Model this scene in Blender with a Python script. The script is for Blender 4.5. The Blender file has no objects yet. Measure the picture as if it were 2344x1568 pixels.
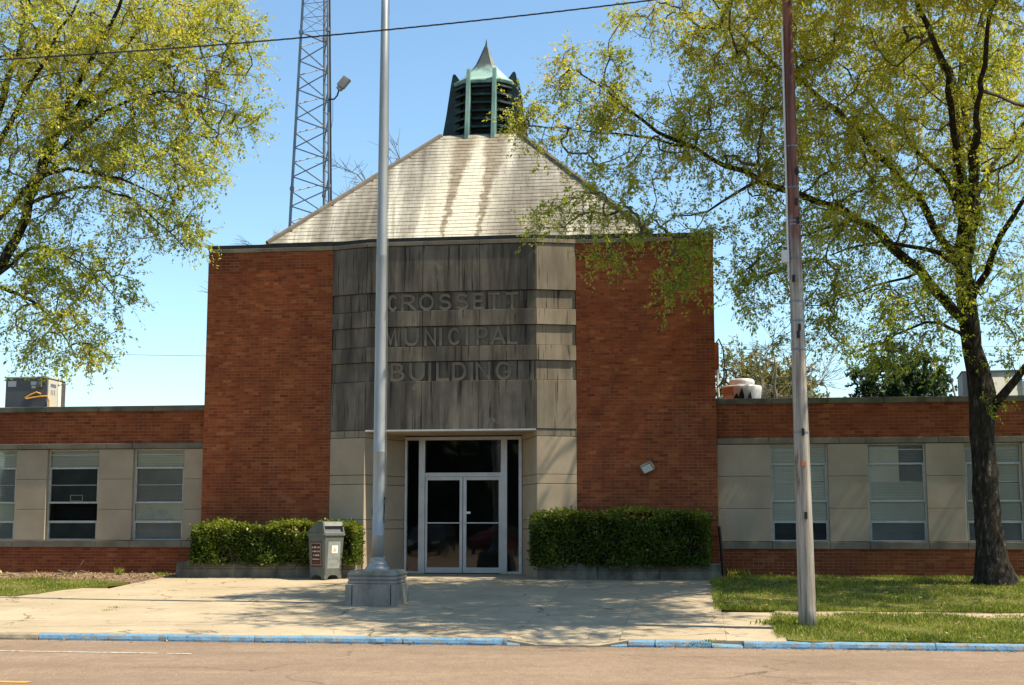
import bpy, math, random
import numpy as np
from mathutils import Vector, Matrix
R = math.radians
random.seed(7); rng = np.random.default_rng(7)
SC = bpy.context.scene
COL = SC.collection

# ------------------------------------------------------------------ camera, sky, sun, exposure
F, CX, CY = 3100.0, 1172.0, 784.0            # focal length and centre, in units of a 2344 px wide frame
TH, ZC = R(7.55), 1.65
A, Y0 = R(7.7), 29.0                         # the facade's yaw and distance
ct, st = math.cos(TH), math.sin(TH)
ca, sa = math.cos(A), math.sin(A)
cam = bpy.data.cameras.new('camera'); camo = bpy.data.objects.new('camera', cam); COL.objects.link(camo)
cam.sensor_width = 36; cam.lens = F / 2344 * 36; cam.clip_end = 2000; cam.clip_start = .1
camo.location = (0, 0, ZC); camo.rotation_euler = (R(90) + TH, 0, 0)
SC.camera = camo
SUN_EL, SUN_AZ = R(58), R(12)                # sun on the right, 12 degrees in front of the picture plane
W = bpy.data.worlds.new('World'); SC.world = W; W.use_nodes = True
wn = W.node_tree
sky = wn.nodes.new('ShaderNodeTexSky'); sky.sky_type = 'NISHITA'; sky.sun_disc = False
sky.sun_elevation = SUN_EL; sky.sun_rotation = R(90) + SUN_AZ
sky.air_density = 1.0; sky.dust_density = .15; sky.ozone_density = 1.4
bg = wn.nodes['Background']; bg.inputs['Strength'].default_value = .113
wb = wn.nodes.new('ShaderNodeMix'); wb.data_type = 'RGBA'; wb.blend_type = 'MULTIPLY'; wb.inputs[0].default_value = 1; wb.inputs[7].default_value = (.92, 1.05, 1.03, 1)   # the photograph's white balance
wn.links.new(sky.outputs[0], wb.inputs[6]); wn.links.new(wb.outputs[2], bg.inputs[0])
sl = bpy.data.lights.new('sun', 'SUN'); sl.energy = 4.8; sl.angle = R(.5); sl.color = (1, .89, .69)
so = bpy.data.objects.new('sun', sl); COL.objects.link(so)
sd = Vector((math.cos(SUN_AZ) * math.cos(SUN_EL), -math.sin(SUN_AZ) * math.cos(SUN_EL), math.sin(SUN_EL)))
so.rotation_euler = sd.to_track_quat('Z', 'Y').to_euler(); so.location = (30, 5, 40)
vs = SC.view_settings
vs.view_transform = 'Standard'; vs.look = 'None'; vs.exposure = .92; vs.gamma = 1; vs.use_curve_mapping = False

# ------------------------------------------------------------------ coordinates
KH = .085
DK = -10.3                                   # kerb line, metres in front of the facade
def gz(d):                                   # the plaza climbs gently from kerb to building
    if d < DK: return 0.0
    return KH + (.52 - KH) * (d - DK) / (-DK) if d < 0 else .52
def ray(px, py):
    x, y = (px - CX) / F, (CY - py) / F
    return Vector((x, ct - y * st, st + y * ct))
def at(px, py, Y):
    r = ray(px, py); return Vector((r.x * Y / r.y, Y, ZC + r.z * Y / r.y))
def fac(px, py, d=0):                        # facade coordinates (u along, z up) on the plane d metres behind it
    r = ray(px, py); t = (d + Y0 * ca) / (r.x * sa + r.y * ca)
    return (r.x * t * ca - (r.y * t - Y0) * sa, ZC + r.z * t)
def l2w(u, d, z): return Vector((u * ca + d * sa, Y0 - u * sa + d * ca, z))
def gpt(u, d, dz=0): return l2w(u, d, gz(d) + dz)
def w2l(p): return (p.x * ca - (p.y - Y0) * sa, p.x * sa + (p.y - Y0) * ca)

# ------------------------------------------------------------------ mesh builder
class MB:
    def __init__(s): s.v = []; s.f = []; s.t = []
    def add(s, vs, fs, tone=None):
        n = len(s.v); s.v += [tuple(p) for p in vs]
        t = random.random() if tone is None else tone
        for f in fs: s.f.append(tuple(i + n for i in f)); s.t.append(t)
        return s
    def box(s, x0, x1, y0, y1, z0, z1, tone=None):
        return s.add([(x0,y0,z0),(x1,y0,z0),(x1,y1,z0),(x0,y1,z0),(x0,y0,z1),(x1,y0,z1),(x1,y1,z1),(x0,y1,z1)],
                     [(0,3,2,1),(4,5,6,7),(0,1,5,4),(1,2,6,5),(2,3,7,6),(3,0,4,7)], tone)
    def extr(s, pts, vec, tone=None):        # a planar polygon pushed along vec
        n = len(pts); v = Vector(vec)
        vs = [tuple(p) for p in pts] + [tuple(Vector(p) + v) for p in pts]
        return s.add(vs, [tuple(range(n - 1, -1, -1)), tuple(range(n, 2 * n))] + [(i, (i + 1) % n, n + (i + 1) % n, n + i) for i in range(n)], tone)
    def prism(s, poly, z0, z1, tone=None): return s.extr([(x, y, z0) for x, y in poly], (0, 0, z1 - z0), tone)
    def rings(s, rings, cap=True, tone=None):
        n = len(rings[0]); vs = [p for r in rings for p in r]; fs = []
        for k in range(len(rings) - 1):
            for i in range(n): fs.append((k*n+i, k*n+(i+1)%n, (k+1)*n+(i+1)%n, (k+1)*n+i))
        if cap: fs.append(tuple(range(n - 1, -1, -1))); fs.append(tuple(range((len(rings)-1)*n, len(rings)*n)))
        return s.add(vs, fs, tone)
    def tube(s, pts, rad, n=8, cap=True, tone=None, wob=0):
        pts = [Vector(p) for p in pts]; k = len(pts)
        if not hasattr(rad, '__len__'): rad = [rad] * k
        rr = []; ref = None
        for i, p in enumerate(pts):
            t = (pts[min(i+1, k-1)] - pts[max(i-1, 0)])
            if t.length < 1e-6: t = Vector((0,0,1))
            t.normalize()
            if ref is None: ref = Vector((1,0,0)) if abs(t.x) < .8 else Vector((0,1,0))
            a = (ref - t * ref.dot(t)); a.normalize(); ref = a; b = t.cross(a)
            rr.append([p + (a * math.cos(2*math.pi*j/n) + b * math.sin(2*math.pi*j/n)) * rad[i] * (1 + (random.uniform(-wob, wob) if wob else 0)) for j in range(n)])
        return s.rings(rr, cap, tone)
    def lathe(s, prof, n=20, c=(0,0), tone=None):
        return s.rings([[(c[0] + r*math.cos(2*math.pi*j/n), c[1] + r*math.sin(2*math.pi*j/n), z) for j in range(n)] for r, z in prof], True, tone)
    def mesh(s, name, mat, smooth=False):
        me = bpy.data.meshes.new(name); me.from_pydata(s.v, [], s.f)
        at_ = me.attributes.new('tone', 'FLOAT', 'FACE'); at_.data.foreach_set('value', s.t)
        if mat: me.materials.append(mat)
        if smooth: me.polygons.foreach_set('use_smooth', [True] * len(s.f))
        me.update(); return me
    def build(s, name, mat, parent=None, smooth=False, loc=None, bevel=0, org=None):
        if org is not None: s.v = [(x - org[0], y - org[1], z - org[2]) for x, y, z in s.v]
        o = bpy.data.objects.new(name, s.mesh(name, mat, smooth)); COL.objects.link(o)
        if parent: o.parent = parent
        if loc is not None: o.location = loc
        elif org is not None and parent is None: o.location = org
        if bevel:
            b = o.modifiers.new('bevel', 'BEVEL'); b.width = bevel; b.segments = 2; b.limit_method = 'ANGLE'
        if smooth: o.data.shade_smooth() if False else None
        return o
def tag(o, label=None, cat=None, group=None, kind=None):
    if label: o['label'] = label
    if cat: o['category'] = cat
    if group: o['group'] = group
    if kind: o['kind'] = kind
    return o
def empty(name, loc=(0,0,0), rz=0, label=None, cat=None, group=None, kind=None):
    o = bpy.data.objects.new(name, None); COL.objects.link(o); o.location = loc; o.rotation_euler = (0, 0, rz)
    o.empty_display_size = .2
    return tag(o, label, cat, group, kind)
def inst(o, parent, loc, name=None):
    c = o.copy(); COL.objects.link(c); c.parent = parent; c.location = loc; return c

# ------------------------------------------------------------------ materials
def nodes(name):
    m = bpy.data.materials.new(name); m.use_nodes = True
    return m, m.node_tree, m.node_tree.nodes['Principled BSDF']
def nd(nt, typ, **kw):
    n = nt.nodes.new(typ)
    for k, v in kw.items():
        if k in n.inputs: n.inputs[k].default_value = v
        else: setattr(n, k, v)
    return n
def pos(nt, stretch=(1,1,1)):
    g = nt.nodes.new('ShaderNodeNewGeometry'); m = nd(nt, 'ShaderNodeVectorMath', operation='MULTIPLY')
    nt.links.new(g.outputs['Position'], m.inputs[0]); m.inputs[1].default_value = stretch
    return m.outputs[0]
def noise(nt, scale, stretch=(1,1,1), detail=5, rough=.6, vec=None):
    n = nd(nt, 'ShaderNodeTexNoise', Scale=scale, Detail=detail, Roughness=rough)
    nt.links.new(vec if vec else pos(nt, stretch), n.inputs['Vector']); return n.outputs[0]
def ramp(nt, fac_, stops, interp='LINEAR'):
    r = nt.nodes.new('ShaderNodeValToRGB'); r.color_ramp.interpolation = interp
    el = r.color_ramp.elements
    while len(el) < len(stops): el.new(.5)
    for e, (p, c) in zip(el, stops):
        e.position = p; e.color = (c, c, c, 1) if not hasattr(c, '__len__') else (*c, 1)
    nt.links.new(fac_, r.inputs[0]); return r.outputs[0]
def mix(nt, f, a, b, mode='MIX'):
    m = nt.nodes.new('ShaderNodeMix'); m.data_type = 'RGBA'; m.blend_type = mode
    for sock, v in ((m.inputs[0], f), (m.inputs[6], a), (m.inputs[7], b)):
        if hasattr(v, 'links') or isinstance(v, bpy.types.NodeSocket): nt.links.new(v, sock)
        elif hasattr(v, '__len__'): sock.default_value = (*v, 1)
        else: sock.default_value = v
    return m.outputs[2]
def mth(nt, op, a, b=0.0, clamp=False):
    m = nd(nt, 'ShaderNodeMath', operation=op); m.use_clamp = clamp
    for i, v in enumerate((a, b)):
        if isinstance(v, bpy.types.NodeSocket): nt.links.new(v, m.inputs[i])
        else: m.inputs[i].default_value = v
    return m.outputs[0]
def tone(nt):                                # a random number for each piece, joined or single
    a = nd(nt, 'ShaderNodeAttribute', attribute_name='tone'); o = nt.nodes.new('ShaderNodeObjectInfo')
    return mth(nt, 'FRACT', mth(nt, 'ADD', a.outputs['Fac'], o.outputs['Random']))
def bump(nt, b, h, strength=.3, dist=.01):
    n = nd(nt, 'ShaderNodeBump', Strength=strength, Distance=dist)
    nt.links.new(h, n.inputs['Height']); nt.links.new(n.outputs[0], b.inputs['Normal'])
def setc(nt, b, c, rough=.8, metal=0, spec=.3):
    if isinstance(c, bpy.types.NodeSocket): nt.links.new(c, b.inputs['Base Color'])
    else: b.inputs['Base Color'].default_value = (*c, 1)
    b.inputs['Roughness'].default_value = rough; b.inputs['Metallic'].default_value = metal
    b.inputs['Specular IOR Level'].default_value = spec
def simple(name, c1, c2, scale=8, rough=.7, metal=0, stretch=(1,1,1), bm=0, bscale=60, tv=.0, spec=.3, lo=.3, hi=.7):
    m, nt, b = nodes(name)
    c = ramp(nt, noise(nt, scale, stretch), [(lo, c1), (hi, c2)])
    if tv:
        k = mth(nt, 'ADD', mth(nt, 'MULTIPLY', tone(nt), 2 * tv), 1 - tv)
        c = mix(nt, 1.0, c, ramp(nt, k, [(0, 0.0), (1, 1.0)]), 'MULTIPLY')
    setc(nt, b, c, rough, metal, spec)
    if bm: bump(nt, b, noise(nt, bscale), bm, .01)
    return m
M = {}
# brick: three clay tones, kiln marks, broad weathering
m, nt, b = nodes('brick'); M['brick'] = m
c = ramp(nt, tone(nt), [(0, (.17,.038,.013)), (.15, (.235,.055,.019)), (.6, (.275,.069,.024)), (.92, (.32,.095,.030)), (1, (.38,.13,.05))])
c = mix(nt, ramp(nt, noise(nt, .55, detail=4), [(.35, .5), (.7, 0.0)]), c, (.12, .027, .011))
c = mix(nt, ramp(nt, noise(nt, 30), [(.4, 0.0), (.8, .25)]), c, (.09, .03, .02))
c = mix(nt, ramp(nt, noise(nt, 1.7, (1,1,.35), 6, .7), [(.52, 0.0), (.72, .5)]), c, (.085, .022, .012))
c = mix(nt, ramp(nt, noise(nt, 3.1, (1,1,.5), 5, .7), [(.62, 0.0), (.74, .35)]), c, (.33, .15, .075))
setc(nt, b, c, .88, 0, .2); bump(nt, b, noise(nt, 90), .35, .006)
M['mortar'] = simple('mortar', (.17,.085,.045), (.34,.21,.125), 2.2, .95, bm=.3)
# limestone: clean below, black with runoff above
M['stone'] = simple('limestone', (.315,.245,.172), (.41,.33,.24), 1.3, .9, bm=.25, bscale=120, tv=.06)
def stained(name, k):
    m, nt, b = nodes(name)
    base = ramp(nt, noise(nt, 1.4, (1,1,.7), 5), [(.3, (.155,.132,.104)), (.7, (.25,.215,.17))] if k else [(.3, (.26,.215,.16)), (.7, (.35,.295,.22))])
    t_ = mth(nt, 'MULTIPLY', mth(nt, 'SUBTRACT', tone(nt), .5), .10)
    soft = ramp(nt, mth(nt, 'ADD', noise(nt, 4.2, (1,1,.11), 5, .6), t_), [(.36, 0.0), (.64, .95 if k else .45)])
    c = mix(nt, soft, base, (.058,.051,.045))
    c = mix(nt, ramp(nt, noise(nt, .9, (1,1,1), 4), [(.42, 0.0), (.72, .55 if k else .2)]), c, (.05,.045,.04))
    c = mix(nt, ramp(nt, noise(nt, 20, (1,1,.035), 3, .5), [(.60, 0.0), (.67, .85)]), c, (.020,.018,.018))
    c = mix(nt, ramp(nt, noise(nt, 2.3, (1,1,1.2), 6, .65), [(.64, 0.0), (.72, .55)]), c, (.27,.225,.165))
    c = mix(nt, ramp(nt, noise(nt, 24, (1,1,.03), 3, .5), [(.70, 0.0), (.75, .6)]), c, (.33,.30,.25))
    setc(nt, b, c, .93, 0, .2); bump(nt, b, noise(nt, 110), .3, .006); return m
M['plinth'] = simple('plinth_concrete', (.15,.138,.115), (.34,.31,.255), 4, .92, bm=.4, tv=.05, stretch=(1,1,.4))
M['stained'] = stained('stained_limestone', 1); M['half_stained_sunlit'] = stained('half_stained_sunlit_limestone', 0)  # pale copy serves the half stained course and the sunlit right flank
M['letter'] = simple('letter_stone', (.15,.13,.10), (.21,.18,.14), 5, .9, bm=.3, tv=.05, stretch=(1,1,.25))
M['coping'] = simple('coping_stone', (.055,.055,.042), (.17,.16,.115), 2.5, .9, bm=.3, tv=.12)
M['lintel'] = simple('lintel_stone', (.12,.10,.075), (.23,.195,.145), 2, .9, bm=.3, tv=.1)
M['planter'] = simple('planter_stone', (.06,.055,.045), (.23,.20,.15), 4, .92, bm=.4, tv=.05, stretch=(1,1,.5))
M['tar'] = simple('roof_tar', (.012,.013,.013), (.03,.034,.033), 6, .6)
M['white_trim'] = simple('white_drip_trim', (.5,.49,.46), (.7,.69,.66), 5, .5)
M['alu'] = simple('door_aluminium', (.42,.42,.42), (.55,.55,.54), 3, .38, .35, spec=.5)
M['sash'] = simple('window_sash', (.34,.335,.315), (.50,.49,.46), 14, .5, .1)
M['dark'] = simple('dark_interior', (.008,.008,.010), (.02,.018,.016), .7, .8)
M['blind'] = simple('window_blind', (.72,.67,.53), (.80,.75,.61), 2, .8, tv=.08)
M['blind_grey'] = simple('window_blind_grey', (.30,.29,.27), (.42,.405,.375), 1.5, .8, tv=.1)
M['dim_reflection'] = simple('dim_pane_reflection', (.055,.056,.06), (.10,.10,.10), 2.5, .8, tv=.1)  # sheet behind dark panes; their faint tree reflection is put into its colour
M['paper'] = simple('crumpled_sheet', (.5,.5,.46), (.66,.65,.6), 6, .8)
m, nt, b = nodes('glass'); M['glass'] = m
nt.nodes.remove(b); o_ = nt.nodes['Material Output']
tr = nd(nt, 'ShaderNodeBsdfTransparent', Color=(.95,.965,.955,1)); gl = nd(nt, 'ShaderNodeBsdfGlossy', Roughness=.03)
fr = nd(nt, 'ShaderNodeFresnel', IOR=1.5); ms = nt.nodes.new('ShaderNodeMixShader')
bp = nd(nt, 'ShaderNodeBump', Strength=.04, Distance=.05); nt.links.new(noise(nt, 1.5, detail=1), bp.inputs['Height']); nt.links.new(bp.outputs[0], gl.inputs['Normal'])
nt.links.new(fr.outputs[0], ms.inputs[0]); nt.links.new(tr.outputs[0], ms.inputs[1]); nt.links.new(gl.outputs[0], ms.inputs[2]); nt.links.new(ms.outputs[0], o_.inputs[0])
# roof shingles: pale asbestos slates with dark runs and two brown ones under the cupola
m, nt, b = nodes('roof_shingle'); M['shingle'] = m
gp = nt.nodes.new('ShaderNodeNewGeometry')
du = nd(nt, 'ShaderNodeVectorMath', operation='DOT_PRODUCT'); nt.links.new(gp.outputs['Position'], du.inputs[0]); du.inputs[1].default_value = (ca, -sa, 0)
U = mth(nt, 'ADD', du.outputs['Value'], Y0 * sa)
sx = nt.nodes.new('ShaderNodeSeparateXYZ'); nt.links.new(gp.outputs['Position'], sx.inputs[0]); Z = sx.outputs['Z']
run = noise(nt, 1.9, (1,.06,.06), 4, .55); fine = noise(nt, 8, (1,.08,.10), 4, .65); big = noise(nt, .45, (1,.2,.2), 2)
base = ramp(nt, mth(nt, 'ADD', mth(nt, 'MULTIPLY', run, .7), mth(nt, 'ADD', mth(nt, 'MULTIPLY', fine, .22), mth(nt, 'MULTIPLY', big, .25))),
            [(.50, (.115,.10,.08)), (.585, (.20,.18,.145)), (.655, (.29,.27,.225)), (.73, (.55,.52,.43))])
wob = mth(nt, 'MULTIPLY', mth(nt, 'SUBTRACT', noise(nt, 4, (1,1,.35), 6, .75), .5), .5)
def streak(uc, w0, w1):                      # a brown run that narrows downwards
    h = mth(nt, 'DIVIDE', mth(nt, 'SUBTRACT', Z, 7.9), 3.1)
    wd = mth(nt, 'ADD', mth(nt, 'MULTIPLY', mth(nt, 'POWER', mth(nt, 'MAXIMUM', h, 0.0), 1.8), w1 - w0), w0)
    dd = mth(nt, 'ABSOLUTE', mth(nt, 'ADD', mth(nt, 'SUBTRACT', U, uc), wob))
    return mth(nt, 'MULTIPLY', ramp(nt, mth(nt, 'DIVIDE', dd, wd), [(.45, 1.0), (1.1, 0.0)]), mth(nt, 'ADD', .45, mth(nt, 'MULTIPLY', noise(nt, 3.5, (1,1,.4), 5), .75)), )
def band(uc, w):
    dd = mth(nt, 'ABSOLUTE', mth(nt, 'ADD', mth(nt, 'SUBTRACT', U, uc), wob))
    return ramp(nt, mth(nt, 'DIVIDE', dd, w), [(.4, .85), (1.0, 0.0)])
c = mix(nt, band(-1.35, 1.1), base, (.62,.58,.46))
c = mix(nt, streak(-1.62, .085, .42), c, (.17,.125,.08)); c = mix(nt, streak(-.82, .08, .42), c, (.15,.11,.07))
c = mix(nt, .10, c, ramp(nt, tone(nt), [(0, (.12,.10,.08)), (.5, (.34,.31,.25)), (1, (.56,.53,.44))]))
setc(nt, b, c, .8, 0, .3); bump(nt, b, noise(nt, 60), .25, .006)
# copper
m, nt, b = nodes('copper'); M['copper'] = m
f = mth(nt, 'ADD', noise(nt, 3.2, (1,1,.6), 5), mth(nt, 'MULTIPLY', tone(nt), .0))
c = ramp(nt, f, [(.36, (.008,.014,.014)), (.54, (.017,.038,.036)), (.72, (.065,.125,.11))])
setc(nt, b, c, .6, .1, .4)
m, nt, b = nodes('copper_cap'); M['copper_cap'] = m
sx = nt.nodes.new('ShaderNodeSeparateXYZ'); g = nt.nodes.new('ShaderNodeNewGeometry'); nt.links.new(g.outputs['Position'], sx.inputs[0])
f = mth(nt, 'ADD', mth(nt, 'DIVIDE', mth(nt, 'SUBTRACT', sx.outputs['Z'], 12.7), 1.25), mth(nt, 'MULTIPLY', mth(nt, 'SUBTRACT', noise(nt, 4), .5), .6))
c = ramp(nt, f, [(0, (.30,.44,.36)), (.24, (.25,.39,.33)), (.46, (.065,.085,.08)), (1, (.03,.035,.036))])
setc(nt, b, c, .55, .15, .4)
M['copper_light'] = simple('copper_verdigris', (.07,.13,.115), (.21,.34,.29), 3, .6, .1, stretch=(1,1,.4))
M['galv'] = simple('galvanised_steel', (.13,.145,.17), (.22,.24,.27), 2, .5, .4)
m, nt, b = nodes('flagpole_aluminium'); M['pole_alu'] = m
c = ramp(nt, noise(nt, 4, (1,1,.25), 6), [(.3, (.22,.23,.235)), (.7, (.34,.35,.35))]); c = mix(nt, ramp(nt, noise(nt, 14, (1,1,.06)), [(.55, 0.0), (.7, .5)]), c, (.14,.145,.15))
setc(nt, b, c, .45, .3, .5)
m, nt, b = nodes('weathered_pole_wood'); M['pole_wood'] = m
grain = noise(nt, 26, (1,1,.035), 6, .7)
c = ramp(nt, grain, [(.32, (.13,.105,.085)), (.52, (.31,.28,.235)), (.70, (.46,.43,.38))])
sx = nt.nodes.new('ShaderNodeSeparateXYZ'); g = nt.nodes.new('ShaderNodeNewGeometry'); nt.links.new(g.outputs['Position'], sx.inputs[0])
hi = mth(nt, 'ADD', mth(nt, 'MULTIPLY', mth(nt, 'SUBTRACT', sx.outputs['Z'], 4.6), .5), mth(nt, 'MULTIPLY', mth(nt, 'SUBTRACT', noise(nt, 2.6, (1,1,.35), 5), .5), 3.4))
c = mix(nt, ramp(nt, hi, [(.1, 0.0), (.9, .85)]), c, ramp(nt, grain, [(.3, (.075,.02,.014)), (.7, (.20,.058,.04))]))
c = mix(nt, ramp(nt, noise(nt, 7, (1,1,.12), 5, .7), [(.56, 0.0), (.66, .85)]), c, (.12,.05,.028))
setc(nt, b, c, .9, 0, .2); bump(nt, b, grain, .6, .01)
# ground
def ground_mat(name, stops, s1, speck, speck_c, bm, extra=None):
    m, nt, b = nodes(name)
    c = ramp(nt, noise(nt, s1, detail=6), stops)
    c = mix(nt, ramp(nt, noise(nt, speck, detail=2), [(.58, 0.0), (.72, .5)]), c, speck_c)
    if extra: c = extra(nt, c)
    setc(nt, b, c, .92, 0, .15); bump(nt, b, noise(nt, speck), bm, .006); return m
def slab_extra(nt, c):
    c = mix(nt, ramp(nt, tone(nt), [(0, 0.0), (1, .35)]), c, (.33,.255,.165))
    c = mix(nt, ramp(nt, noise(nt, 1.6, (1, 3, 1), 6, .7), [(.55, 0.0), (.75, .45)]), c, (.21,.165,.11))
    c = mix(nt, ramp(nt, noise(nt, 3.2, (1, 2, 1), 7, .75), [(.56, 0.0), (.70, .55)]), c, (.19,.145,.095))
    v = nd(nt, 'ShaderNodeTexVoronoi', Scale=.55, feature='DISTANCE_TO_EDGE'); w_ = nd(nt, 'ShaderNodeVectorMath', operation='ADD')
    nz = nd(nt, 'ShaderNodeTexNoise', Scale=2.5, Detail=6); nt.links.new(pos(nt), nz.inputs['Vector']); sc_ = nd(nt, 'ShaderNodeVectorMath', operation='SCALE', Scale=.5)
    nt.links.new(nz.outputs[1], sc_.inputs[0]); nt.links.new(sc_.outputs[0], w_.inputs[0]); nt.links.new(pos(nt), w_.inputs[1]); nt.links.new(w_.outputs[0], v.inputs['Vector'])
    c = mix(nt, mth(nt, 'MULTIPLY', ramp(nt, v.outputs[0], [(.006, 1.0), (.014, 0.0)]), ramp(nt, noise(nt, .7), [(.5, 0.0), (.56, .8)])), c, (.10,.075,.05))
    return mix(nt, ramp(nt, noise(nt, 17, detail=3), [(.64, 0.0), (.72, .7)]), c, (.14,.105,.07))
M['concrete'] = ground_mat('plaza_concrete', [(.3, (.34,.275,.185)), (.7, (.45,.375,.265))], .8, 55, (.27,.21,.14), .3, slab_extra)
def road_extra(nt, c):
    v = nd(nt, 'ShaderNodeTexVoronoi', Scale=.22, feature='DISTANCE_TO_EDGE'); w_ = nd(nt, 'ShaderNodeVectorMath', operation='ADD')
    nz = nd(nt, 'ShaderNodeTexNoise', Scale=1.2, Detail=7); nt.links.new(pos(nt), nz.inputs['Vector']); sc_ = nd(nt, 'ShaderNodeVectorMath', operation='SCALE', Scale=1.6)
    nt.links.new(nz.outputs[1], sc_.inputs[0]); nt.links.new(sc_.outputs[0], w_.inputs[0]); nt.links.new(pos(nt), w_.inputs[1]); nt.links.new(w_.outputs[0], v.inputs['Vector'])
    c = mix(nt, mth(nt, 'MULTIPLY', ramp(nt, v.outputs[0], [(.003, 1.0), (.008, 0.0)]), ramp(nt, noise(nt, .35), [(.48, 0.0), (.55, .75)])), c, (.06,.045,.035))
    c = mix(nt, ramp(nt, noise(nt, .35, (.5, 1, 1), 3), [(.52, 0.0), (.56, .28)]), c, (.15,.108,.078))
    c = mix(nt, ramp(nt, noise(nt, 7, (1, .45, 1), 6, .8), [(.45, 0.0), (.75, .6)]), c, (.13,.09,.06))
    c = mix(nt, ramp(nt, noise(nt, 40, (1, .6, 1), 2), [(.62, 0.0), (.7, .8)]), c, (.5,.42,.33))
    return mix(nt, ramp(nt, noise(nt, .9, (.25, 2.2, 1), 5), [(.4, 0.0), (.75, .45)]), c, (.165,.118,.082))
M['road'] = ground_mat('worn_asphalt', [(.3, (.215,.152,.105)), (.7, (.275,.20,.142))], .9, 26, (.42,.33,.25), .9, road_extra)
M['soil'] = ground_mat('bare_soil', [(.3, (.15,.105,.075)), (.7, (.26,.19,.14))], 2.5, 25, (.08,.055,.035), .8)
M['turf'] = ground_mat('turf_base', [(.3, (.07,.085,.014)), (.7, (.15,.14,.035))], 1.5, 30, (.17,.15,.06), .8)
M['earth'] = ground_mat('open_ground', [(.3, (.07,.085,.03)), (.7, (.13,.12,.06))], .05, 3, (.1,.09,.05), .5)
m, nt, b = nodes('kerb_paint'); M['kerb'] = m
c = ramp(nt, noise(nt, 3, detail=5), [(.3, (.10,.235,.38)), (.7, (.165,.32,.45))])
c = mix(nt, ramp(nt, noise(nt, 9, (1,1,1.5), 7, .75), [(.50, 0.0), (.57, .85)]), c, (.25,.215,.155))
c = mix(nt, ramp(nt, noise(nt, 22, (1,1,1), 6, .8), [(.56, 0.0), (.62, .9)]), c, (.06,.052,.042))
setc(nt, b, c, .75, 0, .3); bump(nt, b, noise(nt, 30), .5, .01)
M['kerb_bare'] = simple('kerb_concrete', (.20,.165,.11), (.36,.30,.21), 5, .9, bm=.4, bscale=40, tv=.1)
M['line_white'] = simple('road_paint_white', (.36,.30,.24), (.7,.68,.62), 18, .8, lo=.4, hi=.6)
M['line_yellow'] = simple('road_paint_yellow', (.50,.26,.04), (.65,.38,.05), 14, .8)
# plants
def leafmat(name, stops, trans=.35, rough=.55):
    m, nt, b = nodes(name)
    a = nd(nt, 'ShaderNodeAttribute', attribute_name='tone')
    c = ramp(nt, a.outputs['Fac'], stops)
    setc(nt, b, c, rough, 0, .35)
    tr = nt.nodes.new('ShaderNodeBsdfTranslucent'); nt.links.new(mix(nt, 1.0, c, (.97,1.0,.5), 'MULTIPLY'), tr.inputs[0])
    ms = nt.nodes.new('ShaderNodeMixShader'); ms.inputs[0].default_value = trans
    nt.links.new(b.outputs[0], ms.inputs[1]); nt.links.new(tr.outputs[0], ms.inputs[2]); nt.links.new(ms.outputs[0], nt.nodes['Material Output'].inputs[0])
    return m
M['leaf'] = leafmat('spring_leaf', [(0, (.16,.25,.03)), (.3, (.35,.41,.045)), (.6, (.53,.51,.07)), (.85, (.63,.53,.10)), (1, (.64,.47,.13))], .55, .4)
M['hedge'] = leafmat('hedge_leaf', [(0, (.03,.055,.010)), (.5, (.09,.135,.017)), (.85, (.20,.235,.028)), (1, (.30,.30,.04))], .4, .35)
M['pine'] = leafmat('pine_needle', [(0, (.012,.03,.014)), (.6, (.035,.065,.022)), (1, (.10,.12,.025))], .2)
M['olive'] = leafmat('budding_leaf', [(0, (.10,.11,.025)), (.6, (.19,.175,.035)), (1, (.26,.20,.06))], .35)
M['grassm'] = leafmat('grass_blade', [(0, (.08,.125,.014)), (.5, (.22,.26,.028)), (.85, (.34,.33,.05)), (1, (.47,.41,.18))], .35)
M['litter'] = leafmat('dry_leaf', [(0, (.10,.055,.025)), (.6, (.26,.16,.07)), (1, (.45,.34,.19))], .1)
m, nt, b = nodes('bark'); M['bark'] = m
rg = noise(nt, 13, (1,1,.3), 6, .75)
c = ramp(nt, rg, [(.38, (.012,.010,.008)), (.58, (.045,.037,.028)), (.68, (.20,.18,.145))])
setc(nt, b, c, .95, 0, .15); bump(nt, b, rg, 1.0, .05)
M['twig'] = simple('twig_bark', (.05,.042,.026), (.13,.11,.065), 3, .9)
M['bare'] = simple('bare_twig', (.13,.10,.075), (.22,.18,.13), 3, .9)
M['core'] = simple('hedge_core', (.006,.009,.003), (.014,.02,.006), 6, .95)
M['black'] = simple('black_paint', (.008,.008,.009), (.02,.02,.02), 5, .5)
M['cable'] = simple('cable_rubber', (.02,.02,.022), (.05,.05,.055), 30, .5)
M['pvc'] = simple('grey_conduit', (.5,.5,.49), (.62,.62,.6), 4, .5)
M['bin'] = simple('bin_plastic', (.08,.086,.078), (.125,.133,.12), 5, .65, stretch=(1,1,.4), bm=.1)
M['bin_panel'] = simple('bin_door', (.20,.21,.195), (.28,.29,.27), 6, .6)
M['maroon'] = simple('maroon_sign', (.055,.010,.012), (.075,.014,.015), 4, .5)
M['cream'] = simple('cream_print', (.52,.44,.33), (.6,.52,.4), 8, .6)
M['rustbrown'] = simple('rust_print', (.20,.07,.03), (.26,.09,.04), 8, .6)
M['sticker'] = simple('white_sticker', (.74,.72,.66), (.82,.8,.74), 6, .5)
M['peach'] = simple('peach_emblem', (.62,.40,.22), (.7,.46,.26), 8, .6)
M['unit_dark'] = simple('unit_casing', (.10,.10,.105), (.13,.13,.135), 2, .6)  # dark casing tone, holds the shade on the left unit's front
M['unit_light'] = simple('unit_casing_light', (.48,.46,.38), (.58,.56,.47), 2, .6)  # pale casing tone, holds the sunlight on the left unit's end and lid
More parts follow.
